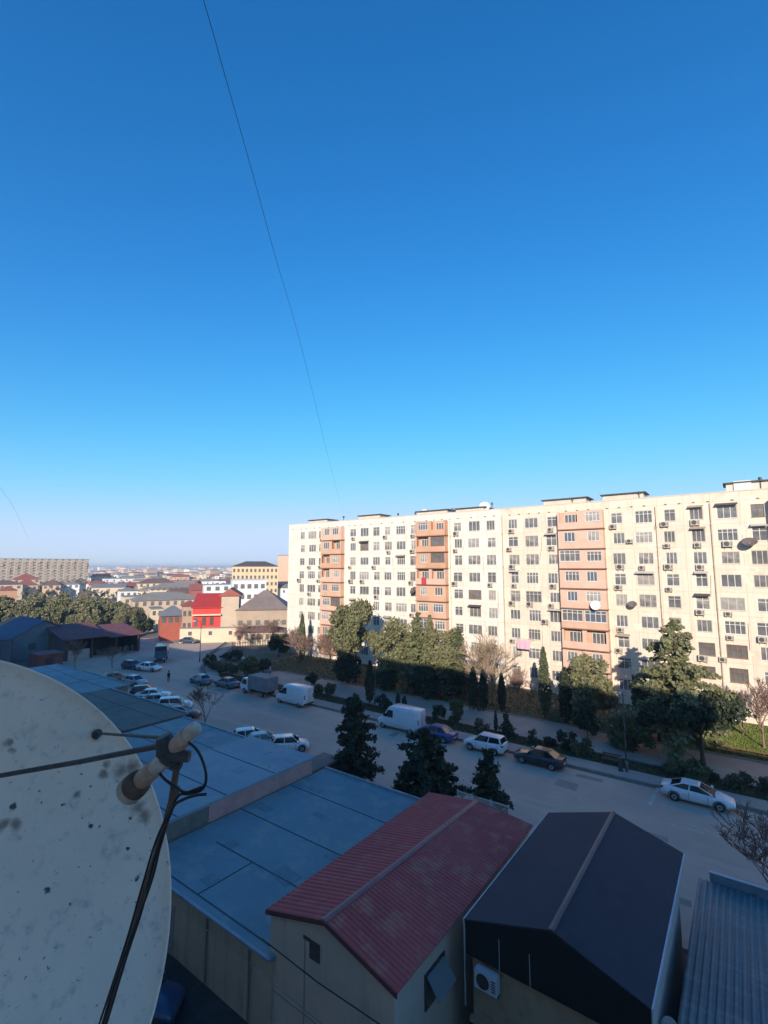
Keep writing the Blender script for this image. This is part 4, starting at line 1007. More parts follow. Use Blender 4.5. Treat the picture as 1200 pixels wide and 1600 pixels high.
# ---------------------------------------------------------------- sheds at the far left
def gable(name, label, cat, x0, x1, y0, y1, ze, zr, mw, mrf, axis='x', rz=0, wins=(), door=None, over=.35):
    """gabled house; ridge along the given axis; placed about its centre"""
    ox, oy = (x0 + x1) / 2, (y0 + y1) / 2; t = thing(name, label, cat, (ox, oy, 0), rz)
    a, c, d, e = x0 - ox, x1 - ox, y0 - oy, y1 - oy
    b = MB()
    if axis == 'y': b.prism([(a, -.2), (c, -.2), (c, ze), (0, zr - .05), (a, ze)], d, e)
    else: b.prism([(d, -.2), (e, -.2), (e, ze), (0, zr - .05), (d, ze)], a, c, axis='x')
    b.build('wall', mw, t)
    b = MB(); sl = (zr - ze) / ((c - a) / 2 if axis == 'y' else (e - d) / 2); zo = ze - over * sl
    for s in (-1, 1):
        if axis == 'y':
            xx = (c if s > 0 else a) + s * over; p = [(xx, d - over, zo), (0, d - over, zr), (0, e + over, zr), (xx, e + over, zo)]
        else:
            yy = (e if s > 0 else d) + s * over; p = [(a - over, yy, zo), (a - over, 0, zr), (c + over, 0, zr), (c + over, yy, zo)]
        lo = [(q[0], q[1], q[2] + .03) for q in p]; hi = [(q[0], q[1], q[2] + .17) for q in p]
        b.hexa(lo + hi)
    b.build('roof', mrf, t)
    for (face, u, z, w_, h_) in wins:
        m = MB()
        if face == 'x': m.box(c, c + .04, u - w_ / 2, u + w_ / 2, z - h_ / 2, z + h_ / 2)
        else: m.box(u - w_ / 2, u + w_ / 2, d - .04, d, z - h_ / 2, z + h_ / 2)
        m.build('window', m_gl[0], t)
    if door:
        m = MB(); face, u, w_, h_ = door
        if face == 'x': m.box(c, c + .05, u - w_ / 2, u + w_ / 2, 0, h_)
        else: m.box(u - w_ / 2, u + w_ / 2, d - .05, d, 0, h_)
        m.build('door', mat('dark_door', (.08, .04, .035)), t)
    return t
m_mar_far = mat('maroon_far_roof', (.21, .075, .075), (.16, .055, .06), .5); m_blue_far = mat('blue_far_roof', (.10, .12, .19), (.075, .09, .15), .5)
gable('gabled_shed', 'gabled shed with dark blue roof left of the open maroon one', 'shed', -128, -114, 33.5, 44, 4.3, 7.2, mat('blue_grey_wall', (.20, .24, .26), (.15, .18, .2), .4), m_blue_far, 'x', 0, [('x', -2, 2.4, 1.2, 1.2), ('x', 2.5, 2.4, 1.2, 1.2)])
t = thing('open_shed', 'open-fronted shed with sagging maroon roof beside the street', 'shed', (-110, 46.5, 0))
b = MB(); b.box(-5, -4.7, -7, 7.5, -.1, 4.6); b.box(-4.7, 4.2, -7, -6.7, -.1, 4.4); b.box(-4.7, 4.2, 7.2, 7.5, -.1, 3.6); b.box(-4.699, 1.0, -1, -.8, -.1, 4.2); b.build('wall', mat('shed_wall', (.13, .11, .10), (.09, .075, .07), .5), t)
b = MB(); slab(b, -5.4, 6.1, 4.9, 4.1, -7.6, 1.0, .18); slab(b, -5.4, 5.3, 4.6, 3.7, 1.02, 8.2, .18); b.build('roof', m_mar_far, t)
for y in (-6.6, -2.2, 2.4, 7.0):
    b = MB(); b.box(4.2, 4.45, y - .12, y + .12, -.1, 3.7); b.build('post', m_bark, t)
b = MB(); b.box(4.1, 4.2, -6.4, -2.5, -.1, 1.9); b.build('front_wall', mat('pale_wall', (.4, .37, .33)), t)
for i, (dx, dy, s, lab) in enumerate(((1.5, 4.5, .8, 'heap of scrap inside the open maroon shed, right bay'), (1.0, .8, .6, 'heap of scrap inside the open maroon shed, middle bay'))):
    q = random.Random(i); b = MB(); b.box(-.9, 1.3, -1.2, 1.5, 0, .18)
    for k in range(14):
        x, y = q.gauss(0, .7), q.gauss(0, .9); b.box(x, x + q.uniform(.2, .8), y, y + q.uniform(.2, .8), 0, q.uniform(.4, 1.6) * s)
    o = b.build('scrap_heap', mat('scrap', (.2, .18, .16), (.08, .07, .07), 3)); o.location = (-110 + dx, 46.5 + dy, 0); tag(o, lab, 'scrap heap')
gable('low_house', 'low tan house with orange roof at the left edge below the tree belt', 'house', -158, -140, 42, 50, 2.6, 4.6, mat('tan_house', (.48, .36, .24)), mat('orange_tile', (.42, .22, .12), (.34, .18, .10), .6), 'x', 0)
t = flat_shed('workshop', 'dark grey-blue workshop at the left picture edge behind the dish rim', -131, -112, 27, 33, 4.4, mat('workshop_roof', (.09, .085, .11), (.07, .07, .085), .5), mat('workshop_wall', (.14, .155, .175), (.10, .115, .13), .5))
b = MB(); b.box(9.39, 9.43, -1.2, 1.2, 0, 2.8); b.build('door', m_rail, t)

# ================================================================ THE QUARTER BEYOND THE STREET
def face_cam(px, yb, wpx, dpt, turn=0.0, zb=0.0):
    """centre of the front wall at the ground point seen at (px, yb); returns location, rotation, width"""
    p = gnd(px, yb, zb); d = math.hypot(p.x, p.y); az = math.atan2(-p.x, p.y)
    depthf = d * math.cos(az - YAW); wid = wpx * depthf / FPX
    return p, az + turn, wid, d
def zat(py, d_forward): return CAMH + (886 - py) * d_forward / 755.0
def house(name, label, cat, x0, x1, yb, yt, dpt, mw, mrf, turn=0, roof='hip', rh=1.8, wins=None, over=.4, group=None):
    px = (x0 + x1) / 2; p, rz, wid, d = face_cam(px, yb, x1 - x0, dpt, turn); df = d * math.cos(math.atan2(-p.x, p.y) - YAW)
    zt = zat(yt, df); wid /= max(.6, math.cos(turn) + .0)
    if abs(turn) > .05: wid = (x1 - x0) * df / FPX / (math.cos(turn) + abs(math.sin(turn)) * dpt / max(1, (x1 - x0) * df / FPX))
    t = thing(name, label, cat, p, rz, group); W = wid / 2
    b = MB(); b.box(-W, W, 0, dpt, -.3, zt); b.build('wall', mw, t)
    r_ = MB(); a, c, dd, e = -W - over, W + over, -over, dpt + over
    if roof == 'hip':
        i = min(W, dpt / 2) * .9; k = len(r_.v)
        r_.v += [(a, dd, zt + .003), (c, dd, zt + .003), (c, e, zt + .003), (a, e, zt + .003), (a + i + over, dpt / 2, zt + rh), (c - i - over, dpt / 2, zt + rh)]
        for f in ((0, 1, 5, 4), (2, 3, 4, 5), (1, 2, 5), (3, 0, 4), (3, 2, 1, 0)): r_.f.append(tuple(k + q for q in f)); r_.m.append(0)
    elif roof == 'gable':
        r_.prism([(dd, zt + .003), (e, zt + .003), (dpt / 2, zt + rh)], a, c, axis='x')
    elif roof == 'shed':
        r_.hexa([(a, dd, zt + .003), (c, dd, zt + .003), (c, e, zt + rh - .1), (a, e, zt + rh - .1), (a, dd, zt + .15), (c, dd, zt + .15), (c, e, zt + rh), (a, e, zt + rh)])
    else:
        r_.box(a + over - .1, c - over + .1, -.1, dpt + .1, zt + .003, zt + .25)
    r_.build('roof', mrf, t)
    if wins:
        nx, nz, z0, z1, ww, wh = wins[:6]; pi = wins[6] if len(wins) > 6 else 0
        wmh = MB().box(-ww / 2, ww / 2, -.05, .0, -wh / 2, wh / 2).mesh('window', m_gl[pi])
        for k in range(nz):
            for i in range(nx):
                o = link('window', wmh, t); o.location = (-W + 2 * W * (i + .5) / nx, 0, z0 + (z1 - z0) * k / max(1, nz - 1))
    return t
m_yel = mat('yellow_plaster', (.66, .50, .30), (.60, .45, .27), .3); m_pink = mat('pink_plaster', (.62, .42, .29), (.56, .38, .26), .3)
m_wht = mat('white_plaster', (.74, .73, .70), (.66, .65, .62), .3); m_crm = mat('cream_plaster', (.66, .54, .38), (.58, .47, .33), .3)
m_bei = mat('beige_plaster', (.55, .43, .31), (.48, .38, .28), .3); m_tan2 = mat('tan_plaster', (.44, .33, .24), (.36, .28, .2), .4)
m_rred = mat('red_far_roof', (.34, .10, .07), (.27, .08, .06), .4); m_rgrey = mat('grey_far_roof', (.26, .235, .20), (.21, .19, .165), .4); m_rbrown = mat('brown_far_roof', (.19, .11, .08), (.15, .09, .07), .4)
m_rdark = mat('dark_far_roof', (.10, .075, .065), (.08, .06, .055), .4); m_redp = mat('bright_red_sheet', (.62, .035, .025), (.55, .03, .022), .5, rough=.5)
m_redbr = mat('red_brick_wall', (.42, .11, .07), (.34, .09, .06), .6); m_rgr2 = mat('grey_blue_far_roof', (.18, .185, .20), (.15, .155, .17), .4)
house('hotel_building', 'yellow five-storey building with dark hip roof left of the cream block', 'building', 363, 432, 943, 885, 14, m_yel, m_rdark, .0, 'hip', 2.6, (11, 5, 3.0, 16.3, 1.0, 1.6))
house('tower_building', 'pinkish plain tower directly left of the cream block', 'building', 433, 450, 935, 868, 9, m_pink, m_rdark, .0, 'flat')
house('office_building', 'bright white two-storey building below the yellow one', 'building', 361, 415, 970, 907, 9, m_wht, mat('pale_far_roof', (.6, .6, .58)), .1, 'flat', wins=(5, 2, 8.0, 11.5, 1.3, 1.5, 1))
house('office_building', 'low white wing with teal-edged roof left of the bright white building', 'building', 318, 372, 962, 914, 9, m_wht, mat('teal_far_roof', (.25, .36, .36)), .1, 'flat', wins=(4, 1, 10.0, 10, 1.5, 1.5, 1))
house('long_hall', 'tan hall with brown-grey sloped roof beside the cream block', 'hall', 366, 452, 998, 952, 16, m_tan2, mat('brown_grey_roof', (.25, .195, .165), (.2, .155, .13), .4), -.1, 'hip', 4.6, (6, 1, 4.0, 4, 1.2, 1.2, 1))
# red house with its tan gable tower
t = house('red_house', 'bright red three-storey house with tan gable tower', 'house', 298, 345, 1000, 949, 9, m_redp, mat('red_sheet_roof', (.50, .04, .03), (.42, .035, .028), .5), -.12, 'shed', 3.2)
p, rz, wid, d = face_cam(357, 1000, 26, 6, -.12); zt = zat(930, d * math.cos(math.atan2(-p.x, p.y) - YAW))
iv = t.matrix_basis.inverted()
# tower is part of the house: built in the house's own frame
loc = Matrix.Rotation(-t.rotation_euler.z, 4, 'Z') @ (Vector(p) - Vector(t.location)); W = wid / 2
b = MB(); b.box(loc.x - W, loc.x + W, -.25, 8.8, -.3, zt); tw = b.build('tower', m_bei, t)
b = MB(); b.prism([(loc.x - W - .9, zt - .15), (loc.x + W + .7, zt - .15), (loc.x - .1, zt + 1.75)], -.7, 9.2); b.build('roof', m_rred, tw)
Wl = 47 * d * math.cos(math.atan2(-p.x, p.y) - YAW) / FPX / 2 * .85
b = MB(); b.box(-Wl, Wl + .2, -.9, -.02, 6.0, 6.35); b.build('balcony', m_crm, t)
b = MB()
for x in (-.6, 1.2): b.box(x - .45, x + .45, -.05, -.003, 3.6, 5.6)
b.build('door', m_rdark, t)
b = MB(); b.box(-2.9, -2.2, -.06, -.003, 3.4, 5.4); b.build('window', m_gl[0], t)
house('brick_house', 'small red-brick house with grey pyramid roof left of the red house', 'house', 250, 290, 1000, 961, 8, m_redbr, m_rgr2, .08, 'hip', 2.3, (4, 1, 5.0, 5, 1.0, 1.4))
house('brown_house', 'narrow brown house squeezed between the brick house and the red house', 'house', 284, 305, 999, 946, 6, m_tan2, m_rred, .05, 'hip', 1.2, (3, 2, 3.4, 6.4, .7, 1.3))
house('garden_wall', 'long cream yard wall in front of the red house', 'wall', 284, 372, 1004, 980, .5, m_crm, m_rgrey, -.2, 'flat', wins=(3, 1, 2.2, 2.2, .8, .9))
house('yard_building', 'low beige building right of the cream yard wall, behind bare trees', 'building', 368, 445, 1008, 986, 7, m_bei, m_rbrown, -.1, 'hip', 1.2, (7, 1, 1.9, 2, .8, 1.2))
house('white_house', 'tall narrow cream house left of the brick house', 'house', 234, 254, 986, 951, 8, m_crm, m_rgrey, .1, 'flat', wins=(2, 2, 2.5, 5, .8, 1.2))
house('long_hall', 'long beige hall with grey hip roof behind the brick house', 'hall', 210, 312, 966, 937, 14, m_bei, m_rgrey, .12, 'hip', 2.6, (9, 1, 5.3, 5.3, 1.1, 1.4, 1))
house('long_hall', 'long cream building with row of small windows and grey roof, farther back', 'hall', 236, 318, 942, 920, 14, m_crm, m_rgrey, .1, 'hip', 3.0, (10, 1, 7.2, 7, 1.3, 1.6, 1))
house('cream_house', 'wide cream house with brown hip roof behind the long halls', 'house', 217, 272, 935, 911, 12, m_crm, m_rbrown, .1, 'hip', 2.5, (6, 1, 7.5, 7, 1.3, 1.7, 1))
house('maroon_house', 'house with maroon roof left of the low white wing', 'house', 297, 320, 948, 922, 10, mat('maroon_wall', (.3, .10, .10)), m_rred, .1, 'gable', 2.8)
house('small_house', 'small house with brick-red hip roof above the tree belt', 'house', 141, 162, 930, 914, 12, m_bei, m_rred, .1, 'hip', 2.9, (3, 1, 6.0, 6, 1.5, 1.7, 1))
house('small_house', 'pale house with grey hip roof right of the brick-red roofed one', 'house', 164, 186, 932, 917, 12, m_bei, m_rgr2, .1, 'hip', 2.4, (3, 1, 6.0, 6, 1.5, 1.7, 1))
house('small_house', 'white low house between the tree belt and the long halls', 'house', 186, 214, 945, 923, 10, m_wht, m_rgrey, .1, 'hip', 1.6, (3, 1, 5.0, 5, 1.2, 1.4, 1))
house('small_house', 'cream house with flat roof right above the tree belt end', 'house', 192, 226, 958, 932, 9, m_crm, m_rgrey, .15, 'flat', wins=(3, 1, 4.8, 4, 1.2, 1.3, 1))
house('small_house', 'house with bright red roof in front of the far grey slab block', 'house', 28, 57, 935, 914, 10, m_crm, m_rred, .2, 'hip', 3.4, (3, 1, 6.0, 6, 1.4, 1.5, 1))
house('small_house', 'larger house with dull red roof behind the bright red roofed one', 'house', 22, 58, 930, 905, 12, m_bei, m_rred, .1, 'hip', 3.2, (4, 1, 9.0, 6, 1.4, 1.5, 1))
house('small_house', 'pale house at the left edge with red-brown roof', 'house', -14, 30, 938, 913, 12, m_crm, m_rbrown, .1, 'hip', 2.2, (4, 1, 7.0, 6, 1.4, 1.5, 1))
house('small_house', 'orange-walled house beside the bright red roof, left edge', 'house', 0, 24, 942, 922, 10, mat('orange_wall', (.55, .3, .17)), m_rred, .1, 'hip', 2.0)
house('small_house', 'pale pink house with brown roof in front of the slab block middle', 'house', 66, 92, 935, 914, 12, m_pink, m_rbrown, -.1, 'hip', 3.0, (3, 1, 6.4, 6, 1.4, 1.5, 1))
house('small_house', 'white house near the right foot of the slab block', 'house', 96, 122, 933, 913, 12, m_wht, m_rgrey, -.1, 'hip', 2.0, (3, 1, 6.4, 6, 1.4, 1.5, 1))
# far slab block at the left
p, rz, wid, d = face_cam(46, 914.5, 150, 12, .12); df = d * math.cos(math.atan2(-p.x, p.y) - YAW); zt = zat(873.5, df)
t = thing('slab_block', 'long grey-beige slab block on the far left skyline', 'building', p, rz)
m_slab = brickmat('slab_facade', (.50, .40, .29), (.46, .37, .27), (.50, .40, .29), 1, 3, 3, 0)
b = MB(); W = wid / 2 * 1.04; b.box(-W, W, 0, 12, -.5, zt); b.build('wall', m_slab, t)
b = MB(); b.box(-W - .2, W + .2, -.2, 12.2, zt + .01, zt + .4); b.build('roof', m_rgrey, t)
nb = 17; q = random.Random(31)
for i in range(nb):
    x = -W + 2 * W * (i + .5) / nb; b = MB(); b.box(x - 1.1, x + 1.1, -.06, -.002, 2, zt - 1.6)
    for k in range(8):
        if q.random() < .86: b.box(x - q.uniform(1.1, 1.5), x + q.uniform(1.1, 1.5), -q.uniform(.4, 1.1), -.062, 2.4 + k * 2.75, q.choice((3.3, 3.3, 4.6)) + k * 2.75, 1)
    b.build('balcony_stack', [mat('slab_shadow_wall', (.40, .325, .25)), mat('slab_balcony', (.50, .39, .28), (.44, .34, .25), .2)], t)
sm = MB()
for i in range(nb - 1):
    x = -W + 2 * W * (i + 1) / nb
    for k in range(9): sm.box(x - 1.0, x + 1.0, -.05, -.002, 2.6 + k * 2.75, 4.0 + k * 2.75)
struct(sm.build('window', m_gl[1], t), 'stuff')
# belt of olive pines
q = random.Random(21)
L_belt = leafmat('leaf_belt', (.14, .14, .065), (.21, .195, .095))
belt = [make_tree('round', 200 + i, 9.5, 3.4, L_belt, 1.4, 2600, .46, .2) for i in range(4)]
n = 0
for row, (yb, ns) in enumerate(((972, 14), (979, 13), (986, 12))):
    for i in range(ns):
        px = -15 + 232 * (i + .5) / ns + q.uniform(-6, 6); p = gnd(px, yb + q.uniform(-2, 2))
        s = q.uniform(.75, 1.05) * (1 - .32 * max(0, (px - 110) / 110)) * (.95 if row < 2 else .72)
        plant('pine_tree', 'olive-green pine in the sunlit tree belt beyond the dark sheds', 'tree', belt[n % 4], p, q.uniform(0, 6), (s * 1.1, s * 1.1, s), 'pines of the sunlit belt'); n += 1
for i, (px, yb, s, k, lab) in enumerate(((136, 968, 1.35, 1, 'tall pale leafless tree rising above the tree belt'), (118, 966, 1.1, 0, 'pale leafless tree left of the tall one above the belt'), (205, 985, .85, 1, 'leafless tree at the right end of the tree belt'))):
    plant('leafless_tree', lab, 'tree', bare_tree(300 + i, 9, m_twig_pale, .45, 5, .16), gnd(px, yb), i, (s, s, s))
for i, (px, yb, h, lab) in enumerate(((222, 992, 5.0, 'dark shaded bush tree at the mouth of the sunlit side road'), (214, 984, 5.6, 'dark green tree behind the shaded bush tree at the side road'), (50, 985, 5.5, 'very dark bush tree in front of the olive belt'))):
    plant('broadleaf_tree', lab, 'tree', make_tree('round', 310 + i, h, 2.4, L_dark, .6, 1800, .4, .15), gnd(px, yb), i)
# far houses, one object each, and the last rooftops as one mass
q = random.Random(99)
walls = [m_wht, m_crm, m_bei, m_pink, m_wht, m_crm]; roofs = [m_rred, m_rgrey, m_rbrown, m_rred, m_rgr2, m_rgrey]
def far_mesh(wd, dp, ht, rh, flat):
    b = MB(); b.box(-wd / 2, wd / 2, -dp / 2, dp / 2, -.3, ht)
    if flat: b.box(-wd / 2 - .1, wd / 2 + .1, -dp / 2 - .1, dp / 2 + .1, ht + .002, ht + .3, 1)
    else: b.prism([(-dp / 2 - .4, ht + .002), (dp / 2 + .4, ht + .002), (0, ht + rh)], -wd / 2 - .4, wd / 2 + .4, 1, axis='x')
    for k in range(3): b.box(-wd * .32 + wd * .32 * k - .6, -wd * .32 + wd * .32 * k + .6, -dp / 2 - .05, -dp / 2 + .002, ht - 2.3, ht - .9, 2)
    return b
for i in range(150):
    d = 230 * (1 + (i / 150) * 2.6) * q.uniform(.92, 1.08); px = q.uniform(-30, 455)
    r = dirv(px, 886); r = Vector((r.x, r.y, 0)).normalized(); az = math.atan2(-r.x, r.y); dist = d / math.cos(az - YAW)
    if px < 140 and d < 500: continue
    fl = q.random() < .35; b = far_mesh(q.uniform(9, 22), q.uniform(8, 13), q.uniform(4, 7.5), q.uniform(1.6, 3), fl)
    wi, ri = q.randrange(6), q.randrange(6)
    o = b.build('far_house', [walls[wi], roofs[ri], m_gl[1]]); o.location = r * dist; o.rotation_euler = (0, 0, az + q.uniform(-.5, .5))
    tag(o, 'small far-off house among the hazy rooftops below the horizon', 'house', 'far houses towards the horizon')
b = MB()
for i in range(2600):
    d = 800 * math.exp(q.random() * 2.1); px = q.uniform(-120, 520)
    r = dirv(px, 886); r = Vector((r.x, r.y, 0)).normalized(); az = math.atan2(-r.x, r.y); c = r * (d / math.cos(az - YAW))
    wd, dp, ht = q.uniform(8, 30), q.uniform(8, 20), q.uniform(3.5, 9) + (q.random() < .04) * 9
    if q.random() < .05: wd *= 3; dp *= 2
    b.box(c.x - wd / 2, c.x + wd / 2, c.y - dp / 2, c.y + dp / 2, -.3, ht, q.randrange(4)); b.box(c.x - wd / 2 - .2, c.x + wd / 2 + .2, c.y - dp / 2 - .2, c.y + dp / 2 + .2, ht + .002, ht + .8, 4 + q.randrange(4))
struct(b.build('distant_town', [m_wht, m_crm, m_bei, m_pink, m_rred, m_rgrey, m_rbrown, m_wht]), 'stuff')
q = random.Random(5); P_ = []
for i in range(700):
    d = 260 * math.exp(q.random() * 2.4); px = q.uniform(-60, 470)
    r = dirv(px, 886); r = Vector((r.x, r.y, 0)).normalized(); az = math.atan2(-r.x, r.y); c = r * (d / math.cos(az - YAW))
    for k in range(26): P_.append((c.x + q.gauss(0, 2.2), c.y + q.gauss(0, 2.2), abs(q.gauss(2.6, 1.4))))
o = link('distant_trees', leaf_mesh('distant_trees', P_, 1.5, leafmat('leaf_far', (.085, .085, .05), (.12, .105, .065)), 4)); struct(o, 'stuff')

# ================================================================ VEHICLES
m_tyre = mat('tyre', (.018, .018, .019), rough=.8); m_rim = mat('rim', (.35, .36, .38), rough=.35, metal=.6); m_cgl = mat('car_glass', (.012, .015, .02), rough=.06, spec=.8)
m_hl = mat('headlamp', (.65, .68, .70), rough=.15); m_tl = mat('tail_lamp', (.35, .02, .02), rough=.2); m_plast = mat('black_plastic', (.02, .02, .022), rough=.6)
def paint(name, c): 
    m = mat(name, c, [v * .72 + .035 for v in c], 2.2, rough=.3, spec=.5, lo=.42, hi=.72, stretch=(1, 1, 2.5)); m.node_tree.nodes['Principled BSDF'].inputs['Coat Weight'].default_value = .5; return m
P_white = paint('white_paint', (.72, .73, .75)); P_dark = paint('black_paint', (.018, .02, .028)); P_blue = paint('blue_paint', (.03, .075, .26)); P_grey = paint('grey_paint', (.13, .15, .18))
P_silver = paint('silver_paint', (.36, .38, .40)); P_steel = paint('steel_blue_paint', (.10, .15, .20)); P_rust = paint('rust_brown_paint', (.22, .075, .05)); P_maroon = paint('maroon_paint', (.09, .02, .03)); P_orange = paint('orange_paint', (.42, .15, .07)); P_navy = paint('navy_paint', (.03, .05, .11))
def sect(x, zb, zt, hw, crown=.03, tum=.86):
    zm = zb + (zt - zb) * .55
    h = [(0, zb), (hw * .85, zb), (hw * .98, zb + .10), (hw, zm), (hw * .97, zt - .10), (hw * tum, zt), (hw * .45, zt + crown), (0, zt + crown * 1.25)]
    r = [(x, y, z) for y, z in h] + [(x, -y, z) for y, z in reversed(h[1:-1])]
    return r
def wheel_at(t, x, y, r=.33, w_=.22):
    b = MB(); s = 1 if y > 0 else -1
    b.lathe([(r * .6, -w_ / 2), (r * .93, -w_ / 2), (r, -w_ * .3), (r, w_ * .3), (r * .93, w_ / 2), (r * .6, w_ / 2)], 18, axis='y', o=(0, 0, 0)); o = b.build('wheel', m_tyre, t, True); o.location = (x, y, r)
    c = MB(); c.lathe([(r * .12, s * (w_ / 2 - .03)), (r * .2, s * (w_ / 2 + .004)), (r * .58, s * (w_ / 2 + .008)), (r * .62, s * (w_ / 2 - .01))], 16, axis='y')
    c.build('rim', m_rim, o)
def make_car(name, label, style, pm):
    t = thing(name, label, 'car')
    if style == 'sedan':
        L = [(-2.26, .38, .78, .66), (-2.2, .30, .93, .78), (-1.75, .24, 1.0, .86), (-.8, .2, .96, .89), (.6, .2, .93, .89), (1.2, .22, .90, .88), (1.75, .25, .82, .85), (2.15, .28, .70, .76), (2.26, .36, .58, .62)]
        cb = (-1.85, 1.08, -1.05, .28, 1.43, .96)
        wb = 1.36
    elif style == 'coupe':
        L = [(-2.4, .38, .82, .66), (-2.33, .30, .97, .80), (-1.8, .24, 1.02, .89), (-.8, .2, .97, .92), (.6, .2, .93, .92), (1.3, .22, .88, .90), (1.9, .25, .78, .87), (2.3, .28, .66, .78), (2.42, .36, .55, .62)]
        cb = (-2.0, 1.15, -.95, .15, 1.39, .98); wb = 1.45
    elif style == 'suv':
        L = [(-2.12, .42, .95, .70), (-2.08, .32, 1.1, .80), (-1.6, .27, 1.12, .88), (-.6, .25, 1.06, .9), (.6, .25, 1.02, .9), (1.1, .27, .99, .89), (1.7, .3, .92, .86), (2.02, .34, .78, .78), (2.1, .42, .64, .66)]
        cb = (-2.02, 1.05, -1.75, .35, 1.62, 1.04); wb = 1.28
    else:  # hatch
        L = [(-1.9, .38, .90, .66), (-1.86, .30, 1.0, .76), (-1.4, .24, 1.0, .82), (-.6, .2, .96, .84), (.6, .2, .93, .84), (1.0, .22, .90, .83), (1.5, .25, .82, .80), (1.85, .28, .70, .72), (1.93, .36, .58, .6)]
        cb = (-1.85, 1.0, -1.35, .3, 1.46, .95); wb = 1.2
    b = MB(); b.loft([sect(*s) for s in L]); b.build('body', pm, t, True)
    x0, x1, r0, r1, zr, zb = cb; hb = L[3][3] * .87; hr = hb * .78
    def ring(z, f):   # greenhouse section at height fraction f
        a = x0 + (r0 - x0) * f; c = x1 + (r1 - x1) * f; h = hb + (hr - hb) * f
        return [(a, -h * .93, z), (c, -h * .93, z), (c, h * .93, z), (a, h * .93, z)]
    zt = zr - .05
    g_ = MB(); g_.loft([ring(zb - .08, -.08), ring(zt, 1)], 0); g_.build('greenhouse', m_cgl, t)
    rf = MB(); R1 = ring(zt + .002, 1.0); ri = [(p[0] + (.1 if p[0] > 0 else -.06) * (1 if p[0] == R1[1][0] or p[0] == R1[2][0] else 1), p[1] * 1.04, p[2]) for p in R1]
    top = [((p[0] * .82) + (r0 + r1) / 2 * .18, p[1] * .8, zr + .02) for p in ri]
    rf.loft([ri, top], 0)
    # pillars
    def pil(xa, xb_, wdt):
        for s in (-1, 1):
            A = [(xa - wdt, s * hb * .955, zb - .03), (xa + wdt, s * hb * .955, zb - .03), (xb_ + wdt * .8, s * hr * .955, zt + .01), (xb_ - wdt * .8, s * hr * .955, zt + .01)]
            Bq = [(p[0], p[1] - s * .06, p[2]) for p in A]; rf.hexa(A + Bq)
    pil(x1 - .06, r1 - .02, .05); pil(x0 + .10, r0 + .06, .09); pil((x0 + x1) / 2 - .05, (r0 + r1) / 2, .045)
    rf.build('roof', pm, t)
    for s in (-1, 1):
        for x in (-wb, wb): wheel_at(t, x, s * (L[3][3] - .09))
        f = L[-2]; k = L[1]
        m = MB(); m.hexa([(f[0] - .22, s * f[3] * .62, f[2] - .14), (f[0] + .05, s * f[3] * .55, f[2] - .16), (f[0] - .12, s * f[3] * .98, f[2] - .16), (f[0] - .3, s * f[3] * 1.02, f[2] - .14), (f[0] - .26, s * f[3] * .62, f[2] + .0), (f[0] + .03, s * f[3] * .55, f[2] - .03), (f[0] - .14, s * f[3] * .97, f[2] - .02), (f[0] - .34, s * f[3] * 1.0, f[2] + .02)]); m.build('headlight', m_hl, t)
        m = MB(); m.box(k[0] - .035, k[0] + .22, min(s * k[3] * .6, s * k[3] * 1.0), max(s * k[3] * .6, s * k[3] * 1.0), k[2] - .22, k[2] - .05); m.build('tail_light', m_tl, t)
        m = MB(); m.box(x1 - .28, x1 - .1, s * hb * 1.0 if s > 0 else -hb * 1.0 - .2, hb * 1.0 + .2 if s > 0 else -hb * 1.0, zb + .02, zb + .14); m.build('mirror', pm, t)
    for xx in (L[-1][0], L[0][0]):
        m = MB(); m.box(xx - .02, xx + .03, -L[-1][3] * .75, L[-1][3] * .75, .34, .46); m.build('bumper_grille', m_plast, t)
    zc_ = L[3][2]
    for s in (-1, 1):
        for xx in (x1 - .42, (x0 + x1) / 2 - .05, x0 + .42):
            m = MB(); y = s * (L[3][3] * .985); m.box(xx - .012, xx + .012, min(y, y + s * .016), max(y, y + s * .016), .36, zc_ - .10); m.build('door_seam', m_plast, t)
    m = MB(); m.box(L[0][0] - .03, L[0][0] + .01, -.25, .25, .5, .61); m.build('number_plate', m_white, t)
    for s in (-1, 1):     # dark wheel-arch lips
        for x in (-wb, wb):
            m = MB(); y = s * (L[3][3] + .004)
            pts = [(x + .40 * math.cos(a), y, .33 + .40 * math.sin(a)) for a in [math.pi * k / 10 for k in range(11)]]
            m.tube(pts, .03, 4); m.build('wheel_arch', m_plast, t)
    return t
CARS = {k: make_car('parked_car', 'x', k, P_white) for k in ('sedan', 'coupe', 'suv', 'hatch')}
used = set()
def car(style, label, x, y, rz, pm, group=None):
    if style in used: o = dup(CARS[style], (x, y, 0), rz, label)
    else: o = CARS[style]; used.add(style); o.location = (x, y, 0); o.rotation_euler = (0, 0, rz); o['label'] = label
    recolour(o, ('body', 'roof', 'mirror'), pm)
    if group: o['group'] = group
    return o
GK = 'cars parked along the far kerb'; GG = 'cars parked before the garages'
car('coupe', 'white coupe parked at the far kerb nearest the right edge', -4.0, 46.0, 0.0, P_white, GK)
car('sedan', 'black sedan with tan reflections parked at the far kerb', -16.2, 45.85, math.pi, P_dark, GK)
car('suv', 'white hatchback with dark windows parked between the blue and black sedans', -21.6, 45.95, math.pi, P_white, GK)
car('sedan', 'blue sedan parked right of the second white van', -27.2, 45.9, math.pi, P_blue, GK)
car('sedan', 'grey sedan parked left of the box truck', -63.8, 46.1, math.pi, P_grey, GK)
car('sedan', 'steel-blue sedan standing out in the street left of the grey sedan', -68.9, 45.0, math.pi - .1, P_steel)
car('sedan', 'white saloon beside the standing pedestrian', -84.5, 45.0, R(20), P_white)
